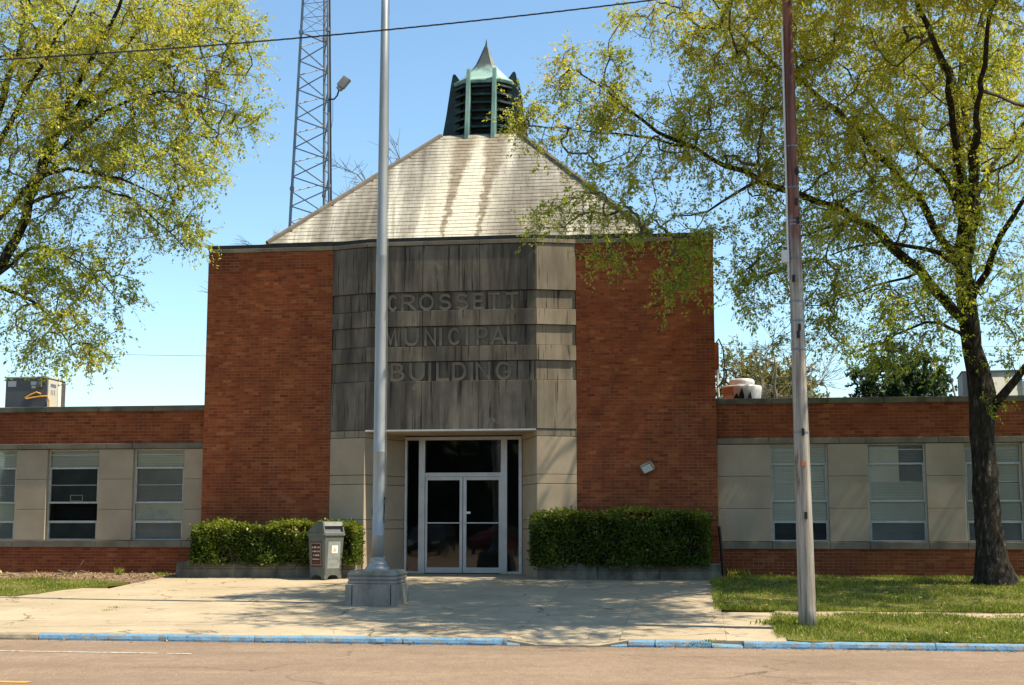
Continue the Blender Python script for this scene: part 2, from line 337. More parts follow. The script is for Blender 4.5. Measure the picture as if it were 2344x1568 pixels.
M['unit_grey'] = simple('unit_casing_grey', (.22,.235,.24), (.32,.335,.33), 3, .55, .2)
M['coil'] = simple('unit_coil', (.06,.055,.05), (.12,.11,.10), 14, .6)
M['hose'] = simple('yellow_hose', (.62,.28,.03), (.75,.42,.08), 10, .5)
M['rustbox'] = simple('rusty_box', (.25,.075,.02), (.36,.13,.045), 6, .8)
M['fan_white'] = simple('fan_aluminium', (.55,.54,.52), (.72,.71,.68), 3, .4, .2)
M['fan_rust'] = simple('fan_rust_patch', (.30,.19,.13), (.46,.36,.28), 6, .6)
M['lens'] = simple('lamp_lens', (.55,.58,.58), (.7,.73,.72), 4, .25)
M['lamp_grey'] = simple('lamp_housing', (.15,.145,.135), (.24,.23,.21), 5, .6)
M['blue'] = simple('blue_print', (.08,.16,.45), (.12,.22,.55), 8, .5)
M['print_grey'] = simple('grey_print', (.12,.12,.13), (.17,.17,.18), 8, .5)
M['orange'] = simple('orange_tag', (.40,.10,.02), (.5,.14,.03), 8, .6)
M['petal'] = simple('yellow_petal', (.7,.45,.01), (.8,.55,.02), 20, .6)

# ================================================================== GROUND
UL, UR = -60, 60
def strip(name, mat, ds, u0, u1, dz=0, zf=None, label=None, nu=24, kind='structure'):
    g = MB(); us = np.linspace(u0, u1, nu + 1)
    for i in range(len(ds) - 1):
        for k in range(nu):
            a, b2 = us[k], us[k + 1]
            zz = [(zf or gz)(d) + dz for d in (ds[i], ds[i + 1])]
            g.add([l2w(a, ds[i], zz[0]), l2w(b2, ds[i], zz[0]), l2w(b2, ds[i+1], zz[1]), l2w(a, ds[i+1], zz[1])], [(0,1,2,3)], 0)
    return tag(g.build(name, mat), label, None, None, kind)
g = MB()
prof = [(-500, -.03), (DK - 34, -.03), (DK + .05, -.03), (DK + 1.7, .06), (0, .44), (500, .44)]
for (d0, z0), (d1, z1) in zip(prof, prof[1:]):
    g.add([l2w(-500, d0, z0), l2w(500, d0, z0), l2w(500, d1, z1), l2w(-500, d1, z1)], [(0,1,2,3)], 0)
tag(g.build('ground', M['earth']), 'open ground all around the building and street', kind='structure')
tag(strip('road', M['road'], [DK - 32, DK - 20, DK - 6, DK - .0], UL, UR, 0, lambda d: 0.0), 'worn tan asphalt street in front of the building')
g = MB()
for u0, u1 in ((-14, -2.9), (-2.78, -2.45)):
    g.add([l2w(u0, -12.0 - .02*(u0+5), .006), l2w(u1, -12.0 - .02*(u1+5), .006), l2w(u1, -11.94 - .02*(u1+5), .006), l2w(u0, -11.94 - .02*(u0+5), .006)], [(0,1,2,3)], 0)
tag(g.build('lane_marking', M['line_white']), 'thin white worn line painted on the street', kind='structure')
g = MB(); g.add([l2w(-14, -15.35, .006), l2w(-3.0, -15.22, .006), l2w(-3.0, -15.1, .006), l2w(-14, -15.23, .006)], [(0,1,2,3)], 0)
tag(g.build('centre_marking', M['line_yellow']), 'yellow centre line at the near edge of the street', kind='structure')

# plaza slabs
plaza = empty('pavement', gpt(0, -5), 0, 'pale concrete plaza of broad slabs between kerb and entrance', kind='structure')
def slab(u0, u1, d0, d1, name='slab', gap=.006, u0b=None):
    u0b = u0 if u0b is None else u0b
    s = MB(); cu, cd = (u0 + u1) / 2, (d0 + d1) / 2; o = gpt(0, -5)
    lift = random.uniform(-.004, .004)
    top = [(u0 + gap, d0 + .003), (u1 - gap, d0 + .003), (u1 - gap, d1 - .003), (u0b + gap, d1 - .003)]
    tp = [gpt(u, d, lift) for u, d in top]; e = .008
    mid = [gpt(u, d, lift - .006) for u, d in ((u0, d0), (u1, d0), (u1, d1), (u0b, d1))]
    s.rings([[p - Vector((0,0,.07)) for p in mid], mid, tp], True, random.random())
    return s.build(name, M['concrete'], plaza, org=o)
RAMP = (1.28, 2.95)
edges = [-.1 + 1.465 * k for k in range(-6, 3)] + [4.25]
rows = [(-8.75, -6.7), (-6.7, -3.4), (-3.4, -.62)]
for a, b_ in zip(edges, edges[1:]):
    for d0, d1 in rows:
        if b_ < -7.2 and d1 > -5: continue
        slab(a, b_, d0, d1)
    if not (a > 1.2 and b_ < 2.9): slab(a, b_, DK + .16, -8.75)
slab(-8.89, -7.43, -6.7, -5.1); slab(4.25, 5.08, -8.75, -6.7); slab(4.25, 5.05, DK + .16, -8.75)
slab(-8.45, edges[1] if False else -7.43, -5.1, -3.4, u0b=-8.05)
for k in range(6): slab(-8.89 - 1.465*(k+1), -8.89 - 1.465*k, DK + .16, -8.75); slab(-8.89 - 1.465*(k+1), -8.89 - 1.465*k, -8.75, -6.7); slab(-8.89 - 1.465*(k+1), -8.89 - 1.465*k, -6.7, -5.15)
for k in range(8): slab(5.08 + 1.5*k, 6.58 + 1.5*k, -7.25, -6.45)
slab(-4.0, 1.0, -.62, 1.2, 'threshold_slab')
# kerb ramp with flared sides
o = gpt(0, -5); s = MB()
fr_, bk = DK + .02, -8.75
A0, A1 = RAMP
P = [(A0 - .0, fr_, KH), (A0 + .45, fr_, .012), (A1 - .4, fr_, .012), (A1, fr_, KH), (A1, bk, gz(bk)), (A1 - .4, bk + -.0, gz(bk)), (A0 + .45, bk, gz(bk)), (A0, bk, gz(bk))]
P = [l2w(*p) for p in P]
s.add(P + [p - Vector((0,0,.09)) for p in P], [(0,1,6,7), (1,2,5,6), (2,3,4,5), (0,8,9,1), (1,9,10,2), (2,10,11,3)], .2)
s.build('kerb_ramp', M['concrete'], plaza, org=o)
# kerb stones
kerb = empty('kerb', gpt(0, DK), 0, 'street kerb of rounded stones painted bright blue', kind='structure')
def kstone(u0, u1, mat, drop0=0, drop1=0):
    s = MB(); n = max(2, int((u1 - u0) / .12)); rr = []
    for i in range(n + 1):
        u = u0 + .006 + (u1 - u0 - .012) * i / n; w = i / n; h = KH + .004 - (drop0 * (1 - min(1, w * n * .12 / .6)) + drop1 * max(0, 1 - (1 - w) * n * .12 / .6))
        e = random.gauss(0, .008)
        pr = [(-.02, -.05), (-.015 + e, .3 * h), (0 + e, .75 * h), (.02 + e * .5, .95 * h), (.05, h + e * .4), (.15, h), (.16, h - .02), (.16, -.05)]
        rr.append([l2w(u, DK + y, z) for y, z in pr])
    s.rings(rr, True); return s.build('kerb_stone', mat, kerb, org=gpt(0, DK))
u = -5.35
for L in (1.9, 1.25, 2.1, 1.42): kstone(u, u + L, M['kerb']); u += L
kstone(u, 1.28, M['kerb']); kstone(1.285, 1.5, M['kerb'], 0, .06)
kstone(2.72, 2.95, M['kerb'], .07, 0)
u = 2.95
for L, mt_ in ((.36, 'kerb'), (.74, 'kerb'), (.42, 'kerb'), (2.45, 'kerb'), (2.4, 'kerb'), (2.4, 'kerb'), (2.4, 'kerb'), (2.4, 'kerb')): kstone(u, u + L, M[mt_], .02 * (L == .42), .045 * (L == .42)); u += L
u = -5.355
for k in range(6): kstone(u - 2.4, u, M['kerb_bare']); u -= 2.4

# lawns and soil
def ragged(poly, amp=.06, step=.22):
    out = []; rr = random.Random(5)
    for (a, b_) in zip(poly, poly[1:] + poly[:1]):
        L = math.dist(a, b_); n = max(1, int(L / step)) if min(abs(a[0]), abs(b_[0])) < 16 else 1
        for k in range(n):
            t = k / n; j = amp * (k > 0)
            out.append((a[0] + (b_[0]-a[0]) * t + rr.gauss(0, j), a[1] + (b_[1]-a[1]) * t + rr.gauss(0, j)))
    return out
def patch(name, mat, poly, dz, label, cell=.5):
    us = [p[0] for p in poly]; ds = [p[1] for p in poly]
    g = MB(); c = (sum(us)/len(us), sum(ds)/len(ds))
    n = len(poly); vs = [gpt(u, d, dz) for u, d in poly] + [gpt(u, d, dz - .06) for u, d in poly]
    g.add(vs, [tuple(range(n))] + [(i, n + i, n + (i+1) % n, (i+1) % n) for i in range(n)], 0)
    return tag(g.build(name, mat), label, kind='structure')
LAWN_R = ragged([(4.27, -6.45), (30, -6.45), (30, -.02), (30, .19), (4.38, .19), (4.27, -.02)])
VERGE = ragged([(5.05, DK + .16), (30, DK + .16), (30, -7.25), (5.12, -7.25)])
LAWN_L = ragged([(-20, -5.15), (-8.5, -5.12), (-7.6, -2.1), (-9.0, -1.6), (-20, -1.7)])
SOIL_L = ragged([(-20, -1.7), (-9.0, -1.6), (-7.6, -2.1), (-7.15, -.02), (-6.9, .18), (-20, .18)])
patch('lawn', M['turf'], LAWN_R, .015, 'patchy lawn in front of the right wing')
patch('verge', M['turf'], VERGE, .012, 'narrow grass verge between the walk and the blue kerb')
patch('left_lawn', M['turf'], LAWN_L, .015, 'small patch of lawn at the left edge of the plaza')
patch('soil_bed', M['soil'], SOIL_L, .012, 'bare soil bed along the left wing')

# ================================================================== BUILDING (facade coordinates under one empty)
BO = (0, Y0, 0)
bld = empty('municipal_building', BO, -A, 'low red brick municipal building with limestone entrance bay, hipped roof and copper cupola', 'building')
TL, TR, ZT, ZB = -6.88, 4.33, 7.72, .40
DW = .2                                       # the wings stand back from the tower front
BW, BH, JT = .203, .0677, .010
bricks_single = []                            # (parent, location)
def brick_face(par, u0, u1, z0, z1, mp, holes=(), single=True):
    """lays a running bond on a wall face; mp(u, z, out) gives the point; returns the joined remainder"""
    s = MB(); nrow = int(round((z1 - z0) / BH)); bh = (z1 - z0) / nrow; out = []
    for r in range(nrow):
        za, zb = z0 + r * bh + JT/2, z0 + (r + 1) * bh - JT/2
        x = u0 + (0 if r % 2 else -BW / 2)
        hd = (r % 6 == 5)
        while x < u1 - .02:
            w = BW if not hd else BW / 2
            a, b_ = max(x, u0), min(x + w, u1); x += w
            if b_ - a < .03: continue
            a += JT/2; b_ -= JT/2; pr = random.uniform(-.0015, .0015)
            if single and abs(b_ - a - (BW - JT)) < 1e-4: out.append((a, za, bh))
            else: bq(s, mp, a, b_, za, zb, pr)
    return s, out
def bq(s, mp, a, b_, za, zb, pr=0):
    q = [(a, za), (b_, za), (b_, zb), (a, zb)]
    s.add([mp(u, z, pr) for u, z in q] + [mp(u, z, -.013) for u, z in q], [(0,1,2,3), (0,4,5,1), (1,5,6,2), (2,6,7,3), (3,7,4,0)])
FULL = []
def wall(u0, u1, z0, z1, d, name='brick_wall', thick=.25):
    w = MB().box(u0, u1, d + .0045, d + thick, z0, z1).build(name, M['mortar'], bld)
    s, full = brick_face(w, u0, u1, z0, z1, lambda u, z, o: (u, d - o, z))
    FULL.append((w, s, d, full)); return w
wall(TL, -4.0, ZB + .03, 7.62, 0); wall(1.39, TR, ZB + .03, 7.62, 0)
WL, WR = -17.0, 17.0
wall(WL, TL - .001, 3.40, 4.11, DW); wall(TR + .001, WR, 3.40, 4.11, DW)
wall(WL, TL - .001, ZB + .03, 1.09, DW); wall(TR + .001, WR, ZB + .03, 1.09, DW)
# the largest 300 bricks in the picture stay single: the nearest whole ones in frame
cand = []
for k, (w, s, d, full) in enumerate(FULL):
    for (a, z, bh) in full:
        p = l2w(a, d, z); v = Vector((p.x, p.y * ct + (p.z - ZC) * st, -p.y * st + (p.z - ZC) * ct))
        px, py = CX + F * v.x / v.y, CY - F * v.z / v.y
        inside = 0 < px < 2320 and 0 < py < 1560
        hid = (z < 1.8 and d == 0) or (px > 2170 and z > 2) or 1790 < px < 1880 or px > 2200
        cand.append(((0 if inside and not hid else 1), v.y, k, a, z, bh))
cand.sort(); keep = set((c[2], c[3], c[4]) for c in cand[:300])
bm_cache = {}
for k, (w, s, d, full) in enumerate(FULL):
    for (a, z, bh) in full:
        if (k, a, z) in keep:
            key = round(bh, 4)
            if key not in bm_cache:
                q = MB(); bq(q, lambda u, z2, o: (u, -o, z2), 0, BW - JT, 0, bh - JT); q.t = [0] * len(q.f); bm_cache[key] = q.mesh('brick', M['brick'])
            o = bpy.data.objects.new('brick', bm_cache[key]); COL.objects.link(o); o.parent = w; o.location = (a, d + random.uniform(-.0015, .0015), z)
        else: bq(s, lambda u, z2, o, d=d: (u, d - o, z2), a, a + BW - JT, z, z + bh - JT, random.uniform(-.0015, .0015))
    if s.f: tag(s.build('brick_courses', M['brick'], w), kind='stuff')
# side walls of the tower
TD = 9.3
for x, sg in ((TL, -1), (TR, 1)):
    w = MB().box(min(x, x - sg*.25) + (.008 if sg < 0 else 0), max(x, x - sg*.25) - (.008 if sg > 0 else 0), .26, TD, ZB, 7.62).build('side_wall', M['mortar'], bld)
    s, _ = brick_face(w, .0, TD, 3.9 if False else ZB + .03, 7.62, (lambda u, z, o, x=x, sg=sg: (x + sg * o, u if sg > 0 else u, z)), single=False)
    if sg < 0: s.f = [tuple(reversed(f)) for f in s.f]
    tag(s.build('brick_courses', M['brick'], w), kind='stuff')
MB().box(TL, TR, TD, TD + .2, ZB, 7.62).build('rear_wall', M['mortar'], bld)
MB().box(TL + .26, TR - .26, .3, TD, 7.40, 7.55).build('flat_roof', M['tar'], bld)

# entrance bay
L0, L1, R1, R0 = (-4.0, 0.0), (-3.16, -.27), (.56, -.27), (1.39, 0.0)
def panel(p0, p1, z0, z1, mat, out=0, th=.10, gap=.005, name='limestone_panel', slope=0):
    v = Vector((p1[0]-p0[0], p1[1]-p0[1])); L = v.length; v /= L; n = Vector((v.y, -v.x))
    a = Vector(p0) + v * gap; b_ = Vector(p1) - v * gap
    f0, f1 = n * (out + slope), n * out; bk = n * (out - th)
    pts = [(*(a + f0), z0 + gap), (*(b_ + f0), z0 + gap), (*(b_ + bk), z0 + gap), (*(a + bk), z0 + gap), (*(a + f1), z1 - gap), (*(b_ + f1), z1 - gap), (*(b_ + bk), z1 - gap), (*(a + bk), z1 - gap)]
    s = MB().add(pts, [(3,2,1,0), (4,5,6,7), (0,1,5,4), (1,2,6,5), (2,3,7,6), (3,0,4,7)])
    return s.build(name, mat, bld, bevel=.006)
def zy(y, x=1033, d=-.27): return fac(x, y, d)[1]
ys = [566, 667, 709, 746, 792, 827, 871, 983]
zs = [zy(y) for y in ys]; zs[0] = 7.62
ZSOF = zs[-1]
third = [L1[0] + (R1[0] - L1[0]) * k / 3 for k in range(4)]
for i in range(7):
    rec = i in (1, 3, 5); out = -.032 if rec else 0
    mat = M['stained']
    for k in range(3):
        panel((third[k], -.27), (third[k+1], -.27), zs[i+1], zs[i], mat, out, slope=.012 if not rec else 0)
    for p0, p1 in ((L0, L1), (R1, R0)):
        panel(p0, p1, zs[i+1], zs[i], M['half_stained_sunlit'] if p0 == R1 else M['stained'], out, slope=.012 if not rec else 0)  # the right flank's sunlight is put into its paler stone
MB().prism([(L0[0]+.01, .3), (L0[0] + .01, .06), (L1[0]+.02, -.19), (R1[0]-.02, -.19), (R0[0]-.01, .06), (R0[0]-.01, .3)], ZSOF + .01, 7.61).build('bay_core', M['coping'], bld)
MB().box(L1[0] + .01, R1[0] - .01, -.285, -.20, ZSOF - .03, ZSOF + .004).build('drip_trim', M['white_trim'], bld)
# piers and splayed reveals below
yy = [983, 1003, 1088, 1109, 1190, 1211, 1330]
zz = [zy(y, 800, -.1) for y in yy]; zz[0] = ZSOF; zz[-1] = ZB
JL, JR, DD = fac(927, 1150, 1.1)[0], fac(1195, 1150, 1.1)[0], 1.1
for i in range(6):
    mt = M['half_stained_sunlit'] if i == 0 else M['stone']
    panel(L0, L1, zz[i+1], zz[i], mt); panel(R1, R0, zz[i+1], zz[i], mt)
    panel(L1, (JL, DD), zz[i+1], zz[i], M['stone']); panel((JR, DD), R1, zz[i+1], zz[i], M['stone'])
s = MB()
s.prism([(L0[0]+.02, .28), (L0[0]+.02, .08), (L1[0] + .02, -.16), (JL - .14, 1.12), (JL - .14, 1.5), (L0[0]+.02, 1.5)], ZB, ZSOF)
s.prism([(R0[0]-.02, .28), (R0[0]-.02, 1.5), (JR + .14, 1.5), (JR + .14, 1.12), (R1[0]-.02, -.16), (R0[0]-.02, .08)], ZB, ZSOF)
s.build('pier_core', M['coping'], bld)
MB().prism([(L1[0]+.01, -.20), (R1[0]-.01, -.20), (JR + .1, 1.5), (JL - .1, 1.5)], ZSOF - .045, ZSOF + .005).build('soffit', M['stone'], bld)
# carved letters
def arc(cx, cy, rx, ry, a0, a1, n=14): return [(cx + rx * math.cos(R(a0 + (a1 - a0) * i / n)), cy + ry * math.sin(R(a0 + (a1 - a0) * i / n))) for i in range(n + 1)]
G = {
 'C': [arc(.5, .5, .5, .5, 42, 318)], 'R': [[(0, 0), (0, 1)], [(0, 1), (.45, 1)] + arc(.5, .74, .42, .26, 90, -90, 10) + [(0, .48)], [(.45, .48), (1, 0)]],
 'O': [arc(.5, .5, .5, .5, 0, 360, 24)], 'S': [arc(.5, .755, .44, .245, 35, 270, 12) + arc(.5, .255, .48, .255, 90, -145, 12)[1:]],
 'E': [[(0, 0), (0, 1)], [(0, 1), (1, 1)], [(0, .52), (.9, .52)], [(0, 0), (1, 0)]], 'T': [[(.5, 0), (.5, 1)], [(0, 1), (1, 1)]],
 'M': [[(0, 0), (.12, 1), (.5, .12), (.88, 1), (1, 0)]], 'U': [[(0, 1), (0, .4)] + arc(.5, .4, .5, .4, 180, 360, 12) + [(1, 1)]],
 'N': [[(0, 0), (0, 1), (1, 0), (1, 1)]], 'I': [[(.5, 0), (.5, 1)]], 'P': [[(0, 0), (0, 1)], [(0, 1), (.45, 1)] + arc(.5, .72, .45, .28, 90, -90, 10) + [(0, .44)]],
 'A': [[(0, 0), (.5, 1), (1, 0)], [(.2, .32), (.8, .32)]], 'L': [[(0, 1), (0, 0), (1, 0)]],
 'B': [[(0, 0), (0, 1)], [(0, 1), (.42, 1)] + arc(.44, .76, .40, .24, 90, -90, 10) + [(0, .52)], [(.42, .52)] + arc(.46, .26, .52, .26, 90, -90, 10) + [(0, 0)]],
 'D': [[(0, 0), (0, 1)], [(0, 1), (.4, 1)] + arc(.42, .5, .58, .5, 90, -90, 14) + [(0, 0)]],
 'G': [arc(.5, .5, .5, .5, 45, 345, 18), [(.55, .42), (1.0, .42)]]}
def letter(ch, u0, u1, z0, z1, dface, depth, hw=.030):
    s = MB()
    for si, pl in enumerate(G[ch]):
        P_ = [Vector((u0 + hw + x * (u1 - u0 - 2 * hw), z0 + hw + y * (z1 - z0 - 2 * hw))) for x, y in pl]
        closed = (P_[0] - P_[-1]).length < 1e-5
        if closed: P_ = P_[:-1]
        n = len(P_); lft, rgt = [], []
        for i in range(n):
            pv = P_[i-1] if (i or closed) else None; nx = P_[(i+1) % n] if (i < n-1 or closed) else None
            d1 = (P_[i] - pv).normalized() if pv else None; d2 = (nx - P_[i]).normalized() if nx else None
            d1 = d1 or d2; d2 = d2 or d1
            n1 = Vector((-d1.y, d1.x)); n2 = Vector((-d2.y, d2.x)); m_ = n1 + n2
            m_ = m_.normalized() if m_.length > .2 else n1; k = hw / max(.45, m_.dot(n1))
            ext = Vector((0, 0))
            if not closed and i == 0: ext = -d1 * hw * .98
            if not closed and i == n - 1: ext = d2 * hw * .98
            lft.append(P_[i] + m_ * k + ext); rgt.append(P_[i] - m_ * k + ext)
        df = dface - .0018 * si; m2 = n if closed else n - 1
        vs = [(p.x, df, p.y) for p in lft] + [(p.x, df, p.y) for p in rgt] + [(p.x, df + depth, p.y) for p in lft] + [(p.x, df + depth, p.y) for p in rgt]
        fs = []
        for i in range(m2):
            j = (i + 1) % n
            fs += [(i, n+i, n+j, j), (i, j, 2*n+j, 2*n+i), (n+j, n+i, 3*n+i, 3*n+j)]
        if not closed: fs += [(0, 2*n, 3*n, n), (n-1, 2*n-1, 4*n-1, 3*n-1)]
        s.add(vs, fs, .5)
    return s.build('letter', M['letter'], bld)
for word, xs, y0, y1 in (
    ('CROSSETT', [(556,632),(655,770),(790,905),(938,1035),(1065,1165),(1195,1282),(1310,1400),(1442,1537)], 447, 581),
    ('MUNICIPAL', [(528,632),(682,792),(832,922),(938,972),(1010,1106),(1135,1170),(1222,1312),(1330,1442),(1452,1532)], 703, 846),
    ('BUILDING', [(583,690),(722,838),(862,890),(922,1020),(1042,1150),(1172,1205),(1218,1330),(1366,1487)], 963, 1110)):
    for ch, (x0, x1) in zip(word, xs):
        X0, X1 = 717.8 + x0 * .3052, 717.8 + x1 * .3052; sl_ = -.018 * ((X0 + X1) / 2 - 1033) * 0
        za, zb = zy(533.8 + y1 * .3052), zy(533.8 + y0 * .3052)
        letter(ch, fac(X0, 760, -.24)[0], fac(X1, 760, -.24)[0], za + .012, zb - .012, -.266, .04)
# coping and gutter round the top of the tower
outl = [(TL, 0), L0, L1, R1, R0, (TR, 0)]
def along(p0, p1, n):
    return [((p0[0] + (p1[0]-p0[0]) * k / n, p0[1] + (p1[1]-p0[1]) * k / n), (p0[0] + (p1[0]-p0[0]) * (k+1) / n, p0[1] + (p1[1]-p0[1]) * (k+1) / n)) for k in range(n)]
for p0, p1, n in ((outl[0], outl[1], 2), (L0, L1, 1), (L1, R1, 3), (R1, R0, 1), (outl[4], outl[5], 2)):
    for q0, q1 in along(p0, p1, n): panel(q0, q1, 7.625, 7.72, M['half_stained_sunlit' if p0 in (R1,) else 'lintel'], .02, .3, .004, 'coping_stone')  # coping over the right flank also carries sunlight in its tone
for x, sg in ((TL, -1), (TR, 1)):
    for k in range(4): MB().box(min(x + sg*.02, x - sg*.28), max(x + sg*.02, x - sg*.28), .31 + 2.25*k, .30 + 2.25*(k+1), 7.625, 7.72).build('coping_stone', M['lintel'], bld)
def poly_off(o): return [(TL - .03 + o, o), (L0[0], o), (L1[0] + .03, -.27 + o), (R1[0] - .03, -.27 + o), (R0[0], o), (TR + .03 - o, o)]
s = MB(); pl = poly_off(.01)
for (a, b_) in zip(pl, pl[1:]):
    s.extr([(a[0], a[1], 7.722), (b_[0], b_[1], 7.722), (b_[0], b_[1] + .16, 7.722), (a[0], a[1] + .16, 7.722)], (0, 0, .085))
s.build('roof_edge_flashing', M['tar'], bld)

# hipped roof
RC, HB, HT, RZ0, RZ1 = (-1.28, 4.52), 4.30, .97, 7.86, 11.18
SLP = math.atan2(RZ1 - RZ0, HB - HT); LS = math.hypot(RZ1 - RZ0, HB - HT)
roof = MB().rings([[(RC[0] + sx_ * h, RC[1] + sy_ * h, z) for sx_, sy_ in ((-1,-1),(1,-1),(1,1),(-1,1))] for h, z in ((HB - .03, 7.45), (HB - .03, RZ0 - .02), (HT - .02, RZ1 - .02))], True).build('roof', M['tar'], bld)
NR, TWD = 31, .30
def rpt(side, x, s_, o):                      # side 0 is the street side
    h = HB - s_ * math.cos(SLP); z = RZ0 + s_ * math.sin(SLP)
    y = -h - o * math.sin(SLP); z += o * math.cos(SLP)
    for _ in range(side): x, y = -y, x
    return (RC[0] + x, RC[1] + y, z)
s = MB(); full = []; rs = LS / NR
for side in range(4):
    for r in range(NR):
        s0, s1 = r * rs, (r + 1) * rs + .02
        h0, h1 = HB - s0 * math.cos(SLP), HB - s1 * math.cos(SLP)
        x = -HB - (TWD / 2 if r % 2 else 0) - .0
        while x < HB:
            a, b_ = x + .003, x + TWD - .003; x += TWD
            a0, b0, a1, b1 = max(a, -h0), min(b_, h0), max(a, -h1), min(b_, h1)
            if b0 - a0 < .02 or b1 - a1 < .01: continue
            if side == 0 and r < 17 and a0 == a1 and b0 == b1: full.append((a0, s0)); continue
            l0 = .012 + random.uniform(0, .005)
            s.add([rpt(side, a0, s0, l0), rpt(side, b0, s0, l0), rpt(side, b1, s1, .004), rpt(side, a1, s1, .004), rpt(side, a0, s0, -.004), rpt(side, b0, s0, -.004)], [(0,1,2,3), (4,5,1,0), (4,0,3), (1,5,2)])
tmesh = MB()
l0 = .0145; o0 = Vector(rpt(0, 0, 0, 0)); qq = [(0, 0, l0), (TWD - .006, 0, l0), (TWD - .006, rs + .02, .004), (0, rs + .02, .004), (0, 0, -.004), (TWD - .006, 0, -.004)]
tmesh.add([Vector(rpt(0, *q)) - o0 for q in qq], [(0,1,2,3), (4,5,1,0), (4,0,3), (1,5,2)], 0); tm = tmesh.mesh('shingle', M['shingle'])
for i, (a, s0) in enumerate(full):
    if i < 300:
        o = bpy.data.objects.new('shingle', tm); COL.objects.link(o); o.parent = roof; p = Vector(rpt(0, a, s0, random.uniform(0, .004))); o.location = p
    else:
        l0 = .012 + random.uniform(0, .005); b_ = a + TWD - .006; s1 = s0 + rs + .02
        s.add([rpt(0, a, s0, l0), rpt(0, b_, s0, l0), rpt(0, b_, s1, .004), rpt(0, a, s1, .004), rpt(0, a, s0, -.004), rpt(0, b_, s0, -.004)], [(0,1,2,3), (4,5,1,0), (4,0,3), (1,5,2)])
tag(s.build('shingle_courses', M['shingle'], roof), kind='stuff')
M['hip'] = simple('hip_cap', (.10,.08,.06), (.17,.145,.115), 4, .8)
for side in range(4):
    a, b_ = Vector(rpt(side, HB, 0, .02)), Vector(rpt(side, HT, LS, .02))
    MB().tube([a, b_], .065, 6).build('hip_cap', M['hip'], roof)
# cupola
cup = MB()
CZ0, CZ1 = 11.15, 12.68
B0, CH = .74, .26                             # half width and corner cut
def octo(h, c_): return [(-h + c_, -h), (h - c_, -h), (h, -h + c_), (h, h - c_), (h - c_, h), (-h + c_, h), (-h, h - c_), (-h, -h + c_)]
cx, cy = RC
def ring(h, z, c_=None): return [(cx + x, cy + y, z) for x, y in octo(h, CH * h / B0 if c_ is None else c_)]
cup.rings([ring(.55, CZ0 - .4), ring(.55, CZ1)], True, .0)
cupo = cup.build('cupola', M['tar'], bld)
nsl = 7
for k in range(nsl):
    z = CZ0 + .10 + (CZ1 - CZ0 - .06) * k / nsl
    MB().rings([ring(.54, z + .16), ring(.73, z + .04), ring(.73, z), ring(.68, z), ring(.54, z + .10)], False, k / nsl).build('louvre_slat', M['copper'], cupo)
MB().rings([ring(.74, CZ1 - .06), ring(.76, CZ1), ring(.74, CZ1 + .035)], True, .9).build('eave_band', M['copper_light'], cupo)
prof = [(.745, 0), (.62, .10), (.49, .27), (.36, .43), (.25, .61), (.14, .90), (.065, 1.13), (.028, 1.22), (.018, 1.29), (.004, 1.40)]
MB().rings([ring(h, CZ1 + .03 + z * .93) for h, z in prof], True, .5).build('ogee_cap', M['copper_cap'], cupo, smooth=False)
for side in range(4):
    for fx in (-.33, .33):
        def fp(x, y, z):
            for _ in range(side): x, y = -y, x
            return (cx + x, cy + y, z)
        pr = [(-.60, CZ1 - .1), (-.60, CZ0 - .12), (-1.09, CZ0 - .22), (-1.13, CZ0 - .19), (-.96, CZ0 + .8), (-.85, CZ1 + .05), (-.81, CZ1 + .27), (-.775, CZ1 + .31), (-.735, CZ1 + .29), (-.60, CZ1 + .10)]
        w_ = .045
        vs = [fp(fx - w_, y, z) for y, z in pr] + [fp(fx + w_, y, z) for y, z in pr]; n = len(pr)
        MB().add(vs, [tuple(range(n-1, -1, -1)), tuple(range(n, 2*n))] + [(i, (i+1)%n, n+(i+1)%n, n+i) for i in range(n)], .5).build('fin', M['copper_light' if side == 0 else 'copper'], cupo)

# door set in the recess
def fx(x, d=DD): return fac(x, 1150, d)[0]
def fz(y, d=DD): return fac(1060, y, d)[1]
zt, zd, zb = fz(1000), fz(1086), fz(1313)
fr = MB()
xs_ = [(927, 932), (959, 973), (1147, 1161), (1188, 1195)]
for a, b_ in xs_: fr.box(fx(a), fx(b_), DD - .05, DD + .08, zb, zt)
for (a, b_), (c_, d_) in zip(xs_, xs_[1:]):
    fr.box(fx(b_), fx(c_), DD - .045, DD + .075, zt - .07, zt)
    if a == 959: fr.box(fx(b_), fx(c_), DD - .045, DD + .075, fz(1091), fz(1082))
    else: fr.box(fx(b_), fx(c_), DD - .045, DD + .075, zb, zb + .05)
entry = fr.build('entrance_frame', M['alu'], bld)
for (a, b_, y0, y1) in ((932, 959, 1005, 1312), (973, 1147, 1006, 1083), (1161, 1188, 1005, 1312)):
    MB().box(fx(a), fx(b_), DD + .01, DD + .018, fz(y1), fz(y0)).build('pane', M['glass'], entry)
